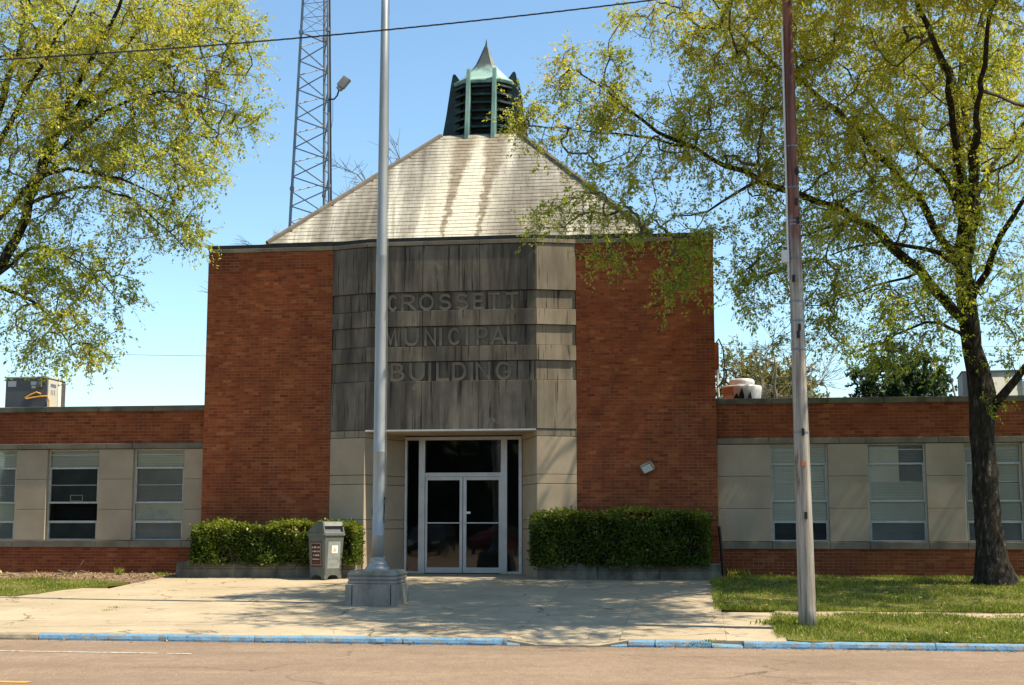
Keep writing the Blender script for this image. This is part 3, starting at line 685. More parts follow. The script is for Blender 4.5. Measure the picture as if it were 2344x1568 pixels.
for (o0_, o1_, i0, i1) in ((970.5, 1059, 978.5, 1052.5), (1060.5, 1150, 1068, 1142)):
    o0_, o1_ = max(o0_, 973.6), min(o1_, 1146.4)
    dr = MB(); za, zb_ = fz(1311.5), fz(1091.5)
    dr.box(fx(o0_), fx(i0), DD - .02, DD + .03, za, zb_); dr.box(fx(i1), fx(o1_), DD - .02, DD + .03, za, zb_)
    dr.box(fx(i0), fx(i1), DD - .018, DD + .028, za, fz(1299)); dr.box(fx(i0), fx(i1), DD - .018, DD + .028, fz(1099), zb_)
    door = dr.build('door', M['alu'], bld)
    MB().box(fx(i0), fx(i1), DD + .0, DD + .008, fz(1299), fz(1099)).build('pane', M['glass'], door)
    MB().tube([(fx(o0_) + .03, DD - .07, fz(1197)), (fx(o1_) - .03, DD - .07, fz(1197))], .016, 8).build('push_bar', M['alu'], door)
    if o0_ > 1000: MB().box(fx(1067.5), fx(1077), DD - .012, DD - .004, fz(1176), fz(1171)).build('notice', M['sticker'], door)
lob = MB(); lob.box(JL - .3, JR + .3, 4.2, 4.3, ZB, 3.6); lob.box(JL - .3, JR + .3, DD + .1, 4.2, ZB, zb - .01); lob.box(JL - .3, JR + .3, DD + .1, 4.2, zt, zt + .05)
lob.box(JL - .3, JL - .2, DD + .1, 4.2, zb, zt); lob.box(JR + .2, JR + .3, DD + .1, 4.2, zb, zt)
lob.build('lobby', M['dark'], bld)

# wings
ZC0, ZL1, ZL0, ZS1, ZS0 = 4.11, 3.40, 3.27, 1.25, 1.09
def wx(x): return fac(x, 1130, DW)[0]
winsL = [(-283, -165), (-90, 35), (106, 224), (303, 420)]; winsR = [(1765, 1897), (1988, 2122), (2210, 2344), (2433, 2567)]
ROWS = [0, .0625, .207, .395, .588, .80, 1.0]
def window(x0, x1, tones, deco=0):
    u0, u1 = wx(x0), wx(x1); d = DW + .10; H = ZL0 - ZS1
    zr = [ZL0 - f * H for f in ROWS]
    w = MB(); bar = .022
    w.box(u0, u0 + .035, d - .02, d + .06, ZS1, ZL0); w.box(u1 - .035, u1, d - .02, d + .06, ZS1, ZL0)
    w.box(u0 + .035, u1 - .035, d - .02, d + .06, ZL0 - .03, ZL0); w.box(u0 + .035, u1 - .035, d - .02, d + .06, ZS1, ZS1 + .03)
    for k in (1, 2, 3, 4, 5):
        h = (.009, .020, .006, .020, .026)[k - 1]
        w.box(u0 + .035, u1 - .035, d - .028 if k in (2, 4, 5) else d - .006, d + .05, zr[k] - h, zr[k] + h)
    for za, zb_ in ((zr[4] + .022, zr[2] - .022), (zr[6] + .03, zr[5] - .03)):       # projecting sashes
        w.box(u0 + .035, u0 + .06, d - .026, d + .04, za, zb_); w.box(u1 - .06, u1 - .035, d - .026, d + .04, za, zb_)
    win = w.build('window', M['sash'], bld)
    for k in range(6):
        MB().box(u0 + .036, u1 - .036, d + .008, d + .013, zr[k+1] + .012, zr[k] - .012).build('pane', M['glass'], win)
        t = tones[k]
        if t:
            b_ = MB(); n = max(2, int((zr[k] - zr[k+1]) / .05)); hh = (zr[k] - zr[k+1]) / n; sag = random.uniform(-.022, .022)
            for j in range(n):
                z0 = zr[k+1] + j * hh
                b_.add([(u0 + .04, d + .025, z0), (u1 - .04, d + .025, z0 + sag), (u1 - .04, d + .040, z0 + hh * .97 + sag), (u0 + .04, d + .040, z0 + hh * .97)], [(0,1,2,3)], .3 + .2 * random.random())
            b_.build('blind', M[('blind', 'blind_grey', 'dim_reflection')[t - 1]], win)  # the third tone is no blind: it carries the pane's reflection
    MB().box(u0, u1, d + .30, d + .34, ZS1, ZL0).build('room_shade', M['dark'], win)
    if deco == 1:
        s = MB()
        for (a, b_, za, zb_) in ((.06, .40, .03, .30), (.40, .80, .02, .26)):
            n = 9; rr = [[(u0 + (a + (b_-a) * i / n) * (u1-u0), d + .016 + .006 * random.random() * (j > 0), zr[5] + .03 + (za + (zb_-za) * (math.sin(math.pi * (i / n) ** (.6 if a > .3 else 1.7)) * j / 3)) * 1.0) for j in range(4)] for i in range(n + 1)]
            for i in range(n):
                for j in range(3): s.add([rr[i][j], rr[i+1][j], rr[i+1][j+1], rr[i][j+1]], [(0,1,2,3)])
        s.build('crumpled_sheet', M['paper'], win)
    if deco == 2:
        a, b_ = u0 + .42 * (u1-u0), u0 + .66 * (u1-u0); z0, z1 = zr[4] + .03, zr[4] + .17
        s = MB(); s.box(a, b_, d + .02, d + .04, z0, z0 + .012); s.box(a, b_, d + .02, d + .04, z1 - .012, z1); s.box(a, a + .012, d + .02, d + .04, z0 + .012, z1 - .012); s.box(b_ - .012, b_, d + .02, d + .04, z0 + .012, z1 - .012)
        s.build('small_frame', M['blind'], win)
    if deco == 3:
        MB().box(u0 + .05, u0 + .55 * (u1-u0), d + .016, d + .019, zr[3] + .01, ZL0 - .06).build('paper_sheet', M['blind'], win)
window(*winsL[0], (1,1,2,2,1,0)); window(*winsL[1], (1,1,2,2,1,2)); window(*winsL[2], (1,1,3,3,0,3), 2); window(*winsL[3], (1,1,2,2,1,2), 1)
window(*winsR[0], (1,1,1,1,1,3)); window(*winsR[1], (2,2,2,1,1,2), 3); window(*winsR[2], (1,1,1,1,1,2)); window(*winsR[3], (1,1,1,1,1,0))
def wing(u_lo, u_hi, wins):
    eds = sorted([(wx(a), wx(b_)) for a, b_ in wins]); x = u_lo; spans = []
    for a, b_ in eds: spans.append((x, a)); x = b_
    spans.append((x, u_hi))
    for a, b_ in spans:
        for z0, z1 in ((ZS1, 1.93), (1.93, 2.60), (2.60, ZL0)): panel((a, DW - .015), (b_, DW - .015), z0, z1, M['stone'], 0, .2, .003)
        MB().box(a + .01, b_ - .01, DW + .18, DW + .5, ZS1, ZL0).build('pier_core', M['coping'], bld)
    pts = sorted([u_lo] + [(a + b_) / 2 + random.uniform(-.3, .3) for a, b_ in spans[1:-1]] + [q for a, b_ in eds for q in (a - .02,)] + [u_hi])
    for a, b_ in zip(pts, pts[1:]):
        if b_ - a < .1: continue
        panel((a, DW), (b_, DW), ZL0 + .004, ZL1, M['lintel'], .055, .3, .004, 'lintel_stone')
    pts = sorted([u_lo, u_hi] + [q for a, b_ in eds for q in (a, b_)])
    for a, b_ in zip(pts, pts[1:]): panel((a, DW), (b_, DW), ZS0, ZS1 - .003, M['lintel'], .05, .3, .004, 'sill_stone')
    n = int((u_hi - u_lo) / 1.13)
    for k in range(n):
        a, b_ = u_lo + (u_hi-u_lo) * k / n, u_lo + (u_hi-u_lo) * (k+1) / n
        MB().box(a + .004, b_ - .004, DW - .05, DW + .3, ZC0 + .002, 4.235).build('coping_stone', M['coping'], bld, bevel=.01)
    MB().box(u_lo, u_hi, DW + .28, 8.5, 3.9, 4.02).build('flat_roof', M['tar'], bld)
    MB().box(u_lo, u_hi, 8.5, 8.7, ZB, 4.2).build('rear_wall', M['mortar'], bld)
wing(WL, TL - .002, winsL); wing(TR + .002, WR, winsR)
for x in (WL, WR - .2): MB().box(x, x + .2, DW + .3, 8.5, ZB, 4.1).build('end_wall', M['mortar'], bld)

# ================================================================== PLANTERS, HEDGES
def planter(u0, u1, label):
    o = gpt((u0 + u1) / 2, -.35); t = empty('planter', o, -A, label, 'planter', 'stone planters by the entrance')
    L = (u1 - u0); n = 3; z = -.02
    for k in range(n):
        a, b_ = -L/2 + L*k/n + .005, -L/2 + L*(k+1)/n - .005
        s = MB(); pr = [(-.40, z), (-.40, .155), (-.375, .165), (-.385, .185), (-.385, .205), (-.372, .215), (-.383, .235), (-.383, .255), (-.37, .265), (-.38, .285), (-.36, .31), (-.22, .31), (-.22, z)]
        s.rings([[(x, y, zz_) for y, zz_ in pr] for x in (a, b_)], True); s.build('kerb_block', M['planter'], t)
    for x in (-L/2, L/2 - .14): MB().box(x + .002, x + .138, -.215, .30, z, .30).build('end_block', M['planter'], t)
    MB().box(-L/2 + .14, L/2 - .14, -.22, .30, 0, .24).build('planter_soil', M['soil'], t)
    return t
planter(-7.12, -3.2, 'long low grooved stone planter under the left hedge'); planter(.62, 4.36, 'long low grooved stone planter under the right hedge')

def quads(name, C, D, Nn, L, Wd, tn, mat, parent=None, org=(0,0,0)):
    """one mesh of many small leaves: centres C, long axes D, side axes Nn"""
    n = len(C); C = C - np.array(org)
    v = np.empty((n, 4, 3)); L = np.asarray(L).reshape(-1, 1); Wd = np.asarray(Wd).reshape(-1, 1)
    v[:, 0] = C; v[:, 1] = C + D * L * .45 + Nn * Wd * .5; v[:, 2] = C + D * L; v[:, 3] = C + D * L * .5 - Nn * Wd * .5
    # a slight fold along the midrib
    up = np.cross(D, Nn); v[:, 1] += up * Wd * .18; v[:, 3] += up * Wd * .18
    me = bpy.data.meshes.new(name); me.vertices.add(4 * n); me.vertices.foreach_set('co', v.reshape(-1))
    me.loops.add(4 * n); me.loops.foreach_set('vertex_index', np.arange(4 * n)); me.polygons.add(n)
    me.polygons.foreach_set('loop_start', np.arange(0, 4 * n, 4)); me.polygons.foreach_set('loop_total', np.full(n, 4))
    at_ = me.attributes.new('tone', 'FLOAT', 'FACE'); at_.data.foreach_set('value', np.clip(tn, 0, 1))
    me.materials.append(mat); me.update(calc_edges=True)
    o = bpy.data.objects.new(name, me); COL.objects.link(o)
    if parent: o.parent = parent
    return o
def unit(n):
    d = rng.normal(size=(n, 3)); return d / np.linalg.norm(d, axis=1, keepdims=True)
def face_up(D, s_=.75):                       # leaves turn their blades to the light
    n = unit(len(D)) * s_ + np.array([.35, -.1, .75]); t_ = np.cross(D, n); l = np.linalg.norm(t_, axis=1, keepdims=True)
    return t_ / np.maximum(l, 1e-4)
def perp(D):
    r = unit(len(D)); r -= D * (r * D).sum(1, keepdims=True); return r / np.linalg.norm(r, axis=1, keepdims=True)

def hedge(u0, u1, d0, d1, ztop, label, nleaf=22000):
    zb_ = gz(-.4) + .27
    o = gpt((u0 + u1)/2, (d0 + d1)/2); t = empty('hedge', o, -A, label, 'hedge', 'clipped hedges beside the entrance')
    L, Dp, H = (u1-u0), (d1-d0), ztop - o.z
    def bulge(x, z):                           # how far the clipped face wanders
        return .06 * math.sin(x * 2.3 + u0) + .06 * math.sin(x * 5.1 + z * 3 + 1) + .045 * math.sin(z * 6 + x * 3.7) + .03 * math.sin(x * 11 + z * 7)
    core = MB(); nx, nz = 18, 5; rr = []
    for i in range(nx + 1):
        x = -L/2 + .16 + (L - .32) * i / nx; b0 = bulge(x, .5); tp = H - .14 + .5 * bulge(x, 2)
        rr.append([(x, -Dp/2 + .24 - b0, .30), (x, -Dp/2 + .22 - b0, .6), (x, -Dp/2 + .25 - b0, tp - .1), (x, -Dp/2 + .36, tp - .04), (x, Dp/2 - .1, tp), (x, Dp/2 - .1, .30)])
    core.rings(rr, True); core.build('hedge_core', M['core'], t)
    P, K = [], []
    for k in range(nleaf):
        f = random.random(); x = random.uniform(-L/2, L/2)
        if f < .50: y, z = -Dp/2, random.uniform(.24, H)
        elif f < .86: y, z = random.uniform(-Dp/2, Dp/2), H
        elif f < .93: x, y, z = -L/2, random.uniform(-Dp/2, Dp/2), random.uniform(.26, H)
        else: x, y, z = L/2, random.uniform(-Dp/2, Dp/2), random.uniform(.26, H)
        b0 = bulge(x, z)
        if y <= -Dp/2 + .001: y -= b0 - .05; z += random.gauss(0, .02)
        if z >= H - .001: z += .6 * bulge(x, 2 + y)
        # rounded arrises and gaps
        ex = max(0, (z - (H - .22)) / .22) * max(max(0, ((-Dp/2 + .22) - y) / .22), max(0, (abs(x) - L/2 + .2) / .2))
        if ex > random.uniform(.25, 1): continue
        gap = math.sin(x * 3.1 + z * 4.3 + u0) + math.sin(x * 7.7 - z * 5.9)
        if z < H * .8 and gap > 1.45 and random.random() < .7: continue
        if z < .34 and random.random() < .5: continue
        if random.random() < .10: z += random.uniform(0, .10) * (z > H * .6); y -= random.uniform(0, .08) * (y < 0); x += random.gauss(0, .05)
        dp = abs(random.gauss(0, .07)); y += dp if y < 0 else -dp * .2
        P.append((x, y, z)); K.append((z / H) ** 2)
    P = np.array(P); n = len(P); K = np.array(K)
    D = unit(n); D[:, 2] = D[:, 2] * .7 + .35; D[:, 1] -= .35; D /= np.linalg.norm(D, axis=1, keepdims=True)
    tn = rng.normal(.42, .17, n) + .30 * (P[:, 2] > H - .12) + .1 * np.sin(P[:, 0] * 4)  # top leaves toned paler: sunlight on the hedge put into the colour
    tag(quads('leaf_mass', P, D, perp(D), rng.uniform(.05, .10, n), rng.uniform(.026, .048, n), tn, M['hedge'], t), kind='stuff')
    for k in range(26):
        st_ = MB()
        x = random.uniform(-L/2 + .1, L/2 - .1); z0 = .26; p = [(x, -Dp/2 + .22, z0)]
        for j in range(4): x += random.uniform(-.09, .09); z0 += .1; p.append((x, -Dp/2 + .14 + random.uniform(-.05, .05), z0))
        st_.tube(p, [.012, .011, .009, .007, .004], 5); st_.build('stem', M['twig'], t)
    for k in range(40): pass
hedge(-6.74, -3.2, -.92, -.18, 1.56, 'dense clipped hedge left of the entrance, behind the litter bin')
hedge(.52, 4.10, -.95, -.15, 1.80, 'dark clipped hedge right of the entrance, under the wall floodlight', 25000)

# ================================================================== TREES
def along_path(pts, rad, step=.3, wob=.03):
    P, Rr = [], []
    for (p, q), (r0, r1) in zip(zip(pts, pts[1:]), zip(rad, rad[1:])):
        n = max(1, int((q - p).length / step))
        for i in range(n):
            t = i / n; P.append(p.lerp(q, t)); Rr.append(r0 + (r1 - r0) * t)
    P.append(pts[-1]); Rr.append(rad[-1])
    for i in range(1, len(P) - 1):             # smooth and give it a little crookedness
        P[i] = P[i] * .5 + (P[i-1] + P[i+1]) * .25 + Vector([random.gauss(0, wob) for _ in range(3)])
    return P, Rr
def grow(root, paths, targets, name_limb='limb', bark=None, twig=None, step=.35, droop=.05, r_twig=.006, rp=.45):
    """limbs follow the given paths; each target is reached by a branch from the nearest wood. Returns branch tips with directions."""
    org = root.location; N, Pn = [], []
    for k, (pts, rad) in enumerate(paths):
        P, Rr = along_path(pts, rad)
        MB().tube(P, Rr, 10 if k == 0 else 8, True, .5, .05).build('trunk' if k == 0 else name_limb, bark, root, smooth=True, org=org)
        st_ = len(N)
        for i, p in enumerate(P):
            if k == 0 and i < len(P) * .55: continue
            N.append(np.array(p))
    N = list(N); base = len(N); par = [-1] * base; cnt = [0] * base; chains = []; tips = []
    T = [np.array(t) for t in targets]
    A0_ = np.array(N); order = sorted(range(len(T)), key=lambda i: np.min(((A0_ - T[i])**2).sum(1)))
    arr = np.zeros((base + len(T) * 14, 3)); vel = np.zeros((base + len(T) * 14, 3)); arr[:base] = A0_; n = base
    for i in order:
        t = T[i]; dv = arr[:n] - t; d2 = np.sqrt((dv**2).sum(1))
        j = int(np.argmin(d2 + .25 * np.maximum(0, arr[:n, 2] - t[2])))
        d = d2[j]
        if d < .12: tips.append((t, np.array([0, 0, -.3]))); continue
        k = min(12, max(3, int(d / step))); p0 = arr[j].copy(); chain = [j]
        bend = rng.normal(0, .06, 3) * d; bend[2] += .10 * d - droop * d
        v0 = vel[j] * d * .9                      # leave the older wood in its own direction, then turn
        for q in range(1, k + 1):
            w = q / k; p = p0 * (1 - w) + t * w + bend * 4 * w * (1 - w) * .5 + v0 * w * (1 - w) ** 2 + (rng.normal(0, .02, 3) if q < k else 0)
            dq = p - arr[chain[-1]]; vel[n] = dq / (np.linalg.norm(dq) + 1e-6)
            arr[n] = p; par.append(chain[-1]); cnt.append(0); chain.append(n); n += 1
        chains.append(chain); v = arr[n-1] - arr[chain[-2]]; tips.append((t, v / (np.linalg.norm(v) + 1e-6)))
        m_ = n - 1
        while m_ >= 0 and m_ < len(par): cnt[m_] += 1; m_ = par[m_] if m_ >= base else -1
    tw = MB()
    for ch in chains:
        rad = [min(.045, r_twig * (max(1, cnt[c]) ** rp)) for c in ch]; rad[0] = rad[1] * 1.1 if len(rad) > 1 else rad[0]
        tw.tube([arr[c] for c in ch], rad, 5 if rad[0] > .012 else 4, False, .5)
    return tips, tw
def sprays(root, tips, tw, nt=6, nl=11, L=(.22, .55), leaf=(.05, .10), mat=None, tone_f=None, hang=.25, keep_tw=True, crown='crown', twig_mat=None, twr=.0025):
    org = root.location; C, D, TN = [], [], []
    for (p, d) in tips:
        base_t = rng.normal(0, .13)
        for k in range(rng.poisson(nt)):
            v = unit(1)[0] * .9 + d * .7; v[2] -= hang * rng.random(); v /= np.linalg.norm(v)
            l = rng.uniform(*L); q = p + v * l * .5 + np.array([0, 0, -.04 * l]); e = p + v * l + np.array([0, 0, -.22 * l * hang * 2])
            if keep_tw: tw.tube([p, q, e], [twr, twr * .9, twr * .6], 3, False, .5)
            m_ = rng.poisson(nl)
            for j in range(m_):
                w = (.25, .55, .8, 1.0)[j % 4] + rng.normal(0, .03); c = p * (1-w)**2 + 2 * w * (1-w) * q + w * w * e + rng.normal(0, .024, 3)
                C.append(c); x = v * .6 + rng.normal(0, .6, 3); x[2] -= hang; D.append(x / np.linalg.norm(x)); TN.append(base_t + rng.normal(0, .16))
    C, D, TN = np.array(C), np.array(D), np.array(TN); n = len(C)
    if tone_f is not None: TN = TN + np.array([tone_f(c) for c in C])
    L_ = np.clip(rng.lognormal(math.log((leaf[0] + leaf[1]) * .5), .35, n), leaf[0] * .6, leaf[1] * 1.6)
    tag(tw.build('twigs', twig_mat or M['twig'], root, org=org), kind='stuff')
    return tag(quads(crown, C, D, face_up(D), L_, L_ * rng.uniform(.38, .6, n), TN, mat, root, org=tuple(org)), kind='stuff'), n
def blob_targets(blobs):
    T = []
    for (px, py, rx, ry, Yc, dy, n) in blobs:
        for k in range(n):
            while True:
                v = rng.uniform(-1, 1, 3)
                if (v**2).sum() <= 1: break
            T.append(at(px + v[0] * rx, py + v[1] * ry, Yc + v[2] * dy))
    return T

# the oak on the right
TB = at(2276, 1340, 26.3); TB.z = gz(w2l(TB)[1]) + .0
oak = empty('oak_tree', TB, 0, 'tall oak with yellow green spring leaves and dark forked trunk before the right wing', 'tree', 'spring trees by the street')
def pth(pts, r0, r1, y0, y1):
    n = len(pts); return [at(x, y, y0 + (y1 - y0) * i / (n - 1)) for i, (x, y) in enumerate(pts)], [r0 + (r1 - r0) * (i / (n-1)) ** .8 for i in range(n)]
tp = [TB - Vector((0, 0, .12)), TB + Vector((0, 0, .12))] + [at(x, y, 26.3) for x, y in ((2272, 1290), (2264, 1200), (2254, 1090), (2249, 990), (2250, 900), (2232, 800), (2215, 720), (2208, 640))]
tr_ = [.56, .42, .32, .265, .25, .245, .265, .20, .195, .19]
P_ = [(tp, tr_)]
P_.append(([at(2208, 640, 26.3)] + [at(x, y, 26.4) for x, y in ((2206, 560), (2200, 430), (2192, 330), (2188, 250), (2172, 180), (2147, 128), (2100, 70), (2048, 10), (1990, -90))], [.17, .155, .135, .12, .11, .095, .085, .06, .045, .02]))
for pts, r0, r1, ya, yb in (
    ([(2214, 735), (2180, 718), (2133, 652), (2039, 559), (1964, 498), (1912, 474), (1837, 446), (1739, 413), (1660, 372), (1588, 338), (1509, 296), (1429, 244), (1368, 197), (1330, 170)], .125, .014, 26.2, 23.6),
    ([(2200, 620), (2180, 606), (2110, 568), (2049, 549), (1980, 560), (1900, 585)], .07, .012, 26.2, 24.6),
    ([(2200, 610), (2172, 580), (2157, 554), (2105, 451), (2039, 376), (1969, 300), (1912, 244), (1842, 197), (1750, 130), (1680, 60), (1600, -20)], .105, .014, 26.2, 25.0),
    ([(2203, 500), (2157, 399), (2086, 329), (2025, 282), (1960, 190), (1900, 110)], .075, .014, 26.4, 27.6),
    ([(2212, 600), (2238, 470), (2232, 385), (2208, 263), (2199, 197), (2204, 80), (2220, -60)], .10, .03, 26.3, 27.4),
    ([(2215, 560), (2227, 430), (2234, 300), (2222, 200), (2240, 60), (2290, -80)], .08, .02, 26.3, 25.0),
    ([(2218, 700), (2241, 652), (2274, 587), (2311, 507), (2344, 455), (2420, 350), (2520, 260)], .10, .02, 26.3, 25.2),
    ([(2225, 470), (2250, 413), (2288, 357), (2344, 286), (2430, 190), (2540, 80)], .085, .02, 26.3, 27.6),
    ([(2204, 260), (2232, 197), (2280, 155), (2344, 113), (2440, 40)], .05, .015, 26.5, 26.0),
    ([(2160, 160), (2140, 90), (2128, 28), (2110, -60)], .05, .02, 26.4, 26.8),
    ([(2262, 945), (2296, 905), (2322, 868), (2360, 815), (2430, 740), (2530, 660)], .115, .03, 26.3, 25.2),
    ([(2226, 800), (2200, 760), (2150, 742), (2090, 745), (2020, 790), (1940, 815)], .05, .009, 26.2, 24.8),
    ([(2110, 620), (2080, 640), (2000, 655), (1920, 690), (1840, 700)], .035, .008, 25.8, 24.8),
    ([(2206, 520), (2196, 360), (2170, 180), (2110, 10), (2030, -110), (1930, -180)], .09, .02, 26.3, 19.8),
    ([(2212, 560), (2230, 360), (2250, 150), (2280, -40), (2300, -180)], .08, .02, 26.3, 19.2),
    ([(1964, 498), (1900, 520), (1820, 540), (1740, 590)], .04, .008, 25.4, 24.4),
    ([(1739, 413), (1680, 445), (1610, 480), (1540, 505), (1470, 535)], .035, .007, 24.9, 23.6),
    ([(1588, 338), (1500, 318), (1420, 300), (1330, 292), (1240, 290)], .03, .006, 24.4, 23.4)):
    P_.append(pth(pts, r0, r1, ya, yb))
BL = [ # x, y, rx, ry, distance, half depth, clusters
 (1560, 60, 130, 60, 25.0, 1.2, 34), (1760, 90, 170, 110, 25.2, 2.2, 125), (1980, 120, 170, 140, 26, 3.2, 150), (2200, 120, 180, 150, 26.2, 3.5, 160),
 (1420, 120, 45, 90, 23.8, .5, 13), (1290, 140, 55, 40, 23.7, .5, 8), (1340, 205, 110, 55, 23.8, .7, 20), (1480, 30, 60, 30, 24.4, .6, 6),
 (1640, 230, 130, 90, 24.6, 1.6, 52), (1850, 280, 180, 130, 25.2, 2.6, 125), (2060, 330, 150, 130, 26, 3.0, 100), (2250, 340, 120, 150, 26.4, 3.2, 86),
 (1420, 270, 110, 50, 24, .7, 20), (1300, 300, 90, 26, 23.6, .5, 10), (1200, 268, 30, 26, 23.5, .3, 8), (1222, 235, 18, 30, 23.5, .3, 2),
 (1560, 340, 90, 60, 24.2, .9, 22), (1440, 385, 90, 50, 23.9, .8, 17), (1350, 350, 60, 45, 23.7, .6, 8),
 (1710, 400, 110, 70, 24.6, 1.3, 34), (1340, 470, 100, 38, 23.6, .7, 15), (1260, 515, 34, 20, 23.5, .4, 5), (1450, 505, 80, 40, 23.7, .8, 12), (1560, 520, 60, 36, 23.9, .8, 7),
 (1385, 580, 34, 40, 23.5, .4, 6), (1560, 590, 70, 50, 23.7, .6, 15), (1545, 650, 34, 28, 23.6, .4, 6), (1640, 545, 60, 40, 24, .7, 7),
 (1850, 500, 130, 80, 25, 1.8, 46), (2000, 480, 130, 100, 25.8, 2.5, 50), (2200, 560, 70, 120, 26, 2.2, 34), (1760, 600, 90, 60, 24.6, 1.2, 26), (1720, 680, 50, 50, 24.5, .9, 12), (1900, 640, 110, 60, 25, 1.6, 34),
 (2060, 690, 110, 60, 25.2, 1.6, 30), (1850, 740, 80, 40, 24.8, 1.2, 14), (2000, 780, 110, 44, 24.8, 1.2, 22), (2140, 790, 60, 40, 25.4, 1.2, 10), (2310, 620, 60, 90, 26, 2, 16), (2300, 730, 60, 50, 26, 1.6, 10), (2330, 800, 40, 40, 25.6, 1, 5),
 (2140, 660, 60, 60, 25.6, 1.4, 12), (2240, 470, 70, 60, 26, 2.2, 18),
 (2470, 300, 150, 250, 24.5, 3.6, 130), (2580, 560, 150, 200, 23.5, 3, 70), (2640, 200, 160, 260, 24, 4, 100), (2100, -170, 420, 170, 23, 3.2, 230), (1760, -90, 260, 100, 23, 3.4, 100), (2250, -420, 320, 140, 23.5, 3, 100), (2350, -120, 300, 200, 20.5, 2.0, 110), (1950, -150, 300, 130, 20, 2.2, 230), (2280, -170, 260, 130, 19.3, 2.0, 170), (1700, -200, 200, 100, 20.5, 1.8, 70), (2020, -140, 360, 150, 22.2, 2.4, 260), (2150, -150, 330, 140, 20.6, 2.2, 200), (2500, 700, 130, 70, 25.4, 2, 20)]
def near_limbs(paths, n):
    return [p.lerp(q, random.random()) + Vector([random.gauss(0, .32) for _ in range(3)]) for pts, rad in paths[1:] for p, q in zip(pts[1:], pts[2:]) for _ in range(n)]
tips, tw = grow(oak, P_, blob_targets(BL) + near_limbs(P_, 1), bark=M['bark'], r_twig=.0065)
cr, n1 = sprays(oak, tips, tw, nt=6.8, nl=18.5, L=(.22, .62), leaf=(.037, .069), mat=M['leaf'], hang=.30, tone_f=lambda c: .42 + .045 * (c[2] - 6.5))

# the tree on the left: its trunk stands outside the frame
LB = Vector((-11.6, 23.6, 0)); LB.z = gz(w2l(LB)[1])
lt = empty('oak_tree', LB, 0, 'leaning oak with pale yellow green leaves at the left edge, trunk out of view', 'tree', 'spring trees by the street')
tp = [LB - Vector((0, 0, .1)), LB + Vector((0, 0, .3)), LB + Vector((.05, 0, 1.6)), LB + Vector((.15, 0, 3.0)), LB + Vector((.3, 0, 4.2)), at(-130, 680, 23.6)]
Q_ = [(tp, [.5, .36, .30, .29, .29, .26])]
for pts, r0, r1, ya, yb in (
    ([(-130, 690), (-40, 640), (7, 610), (42, 545), (72, 450), (100, 375), (125, 320), (165, 260), (210, 190), (262, 140), (300, 90), (340, 25), (400, -60)], .125, .025, 23.6, 24.4),
    ([(-130, 660), (-40, 560), (5, 490), (60, 425), (95, 395), (150, 385), (215, 398), (270, 405), (330, 420), (400, 470)], .075, .01, 23.6, 22.8),
    ([(-130, 600), (-40, 350), (5, 220), (25, 165), (42, 100), (60, 30), (75, -60)], .095, .03, 23.6, 24.6),
    ([(90, 390), (125, 300), (165, 210), (195, 160), (240, 90), (270, 20), (300, -60)], .075, .025, 23.9, 23.0),
    ([(165, 262), (215, 225), (280, 198), (350, 168), (420, 146), (500, 126)], .055, .01, 24.1, 24.8),
    ([(-60, 420), (0, 330), (45, 240), (90, 150), (140, 75), (180, 0)], .07, .02, 23.6, 22.8),
    ([(110, 365), (180, 305), (250, 250), (330, 215), (420, 205), (520, 240)], .05, .008, 23.8, 23.2),
    ([(60, 470), (130, 445), (230, 420), (330, 470), (390, 540), (430, 575)], .04, .007, 23.6, 22.9),
    ([(-20, 640), (60, 560), (140, 570), (220, 620), (280, 700)], .04, .006, 23.6, 23.2),
    ([(-80, 650), (0, 660), (80, 690), (140, 760), (180, 830)], .05, .006, 23.6, 23.2),
    ([(-130, 640), (-260, 540), (-380, 420), (-480, 250)], .13, .03, 23.6, 24.0)):
    Q_.append(pth(pts, r0, r1, ya, yb))
BL2 = [(120, 60, 160, 110, 24, 2.4, 100), (330, 70, 150, 100, 24, 2.0, 100), (500, 60, 90, 80, 24.2, 1.4, 50), (560, 110, 46, 60, 24.4, .8, 10), (60, 220, 130, 120, 23.8, 2.4, 52), (240, 220, 130, 100, 24, 2, 62),
 (420, 210, 130, 80, 24.2, 1.5, 54), (550, 265, 56, 30, 24.3, .6, 12), (560, 150, 40, 50, 24.4, .6, 6), (120, 340, 140, 80, 23.8, 2, 46), (300, 340, 150, 70, 23.8, 1.6, 54), (450, 320, 70, 50, 23.8, 1, 16), (430, 400, 80, 60, 23.4, 1, 22), (400, 490, 80, 50, 23.2, .8, 17), (440, 540, 46, 30, 23.1, .5, 9),
 (60, 460, 120, 80, 23.6, 1.8, 26), (230, 450, 120, 60, 23.5, 1.4, 22), (300, 520, 70, 50, 23.3, .8, 8), (150, 570, 140, 60, 23.4, 1.2, 26), (60, 640, 90, 60, 23.5, 1.3, 20), (210, 650, 70, 50, 23.3, .8, 16), (120, 720, 100, 60, 23.3, 1, 20), (50, 780, 60, 50, 23.3, .8, 9), (180, 800, 60, 50, 23.2, .6, 9), (265, 700, 30, 50, 23.2, .5, 4), (300, 610, 40, 40, 23.2, .5, 4), (230, 770, 40, 40, 23.2, .5, 4),
 (-150, 200, 140, 260, 24, 3, 110), (-330, 250, 150, 260, 24, 3, 70), (-120, 560, 120, 140, 23.6, 2, 40), (150, -150, 330, 130, 24, 3, 120), (-150, -250, 250, 140, 24, 3, 60)]
tips, tw = grow(lt, Q_, blob_targets(BL2) + near_limbs(Q_, 1), bark=M['bark'], r_twig=.0065)
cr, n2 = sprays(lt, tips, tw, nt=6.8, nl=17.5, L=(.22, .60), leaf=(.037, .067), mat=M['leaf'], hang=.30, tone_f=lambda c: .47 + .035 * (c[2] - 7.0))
print('leaves', n1, n2)

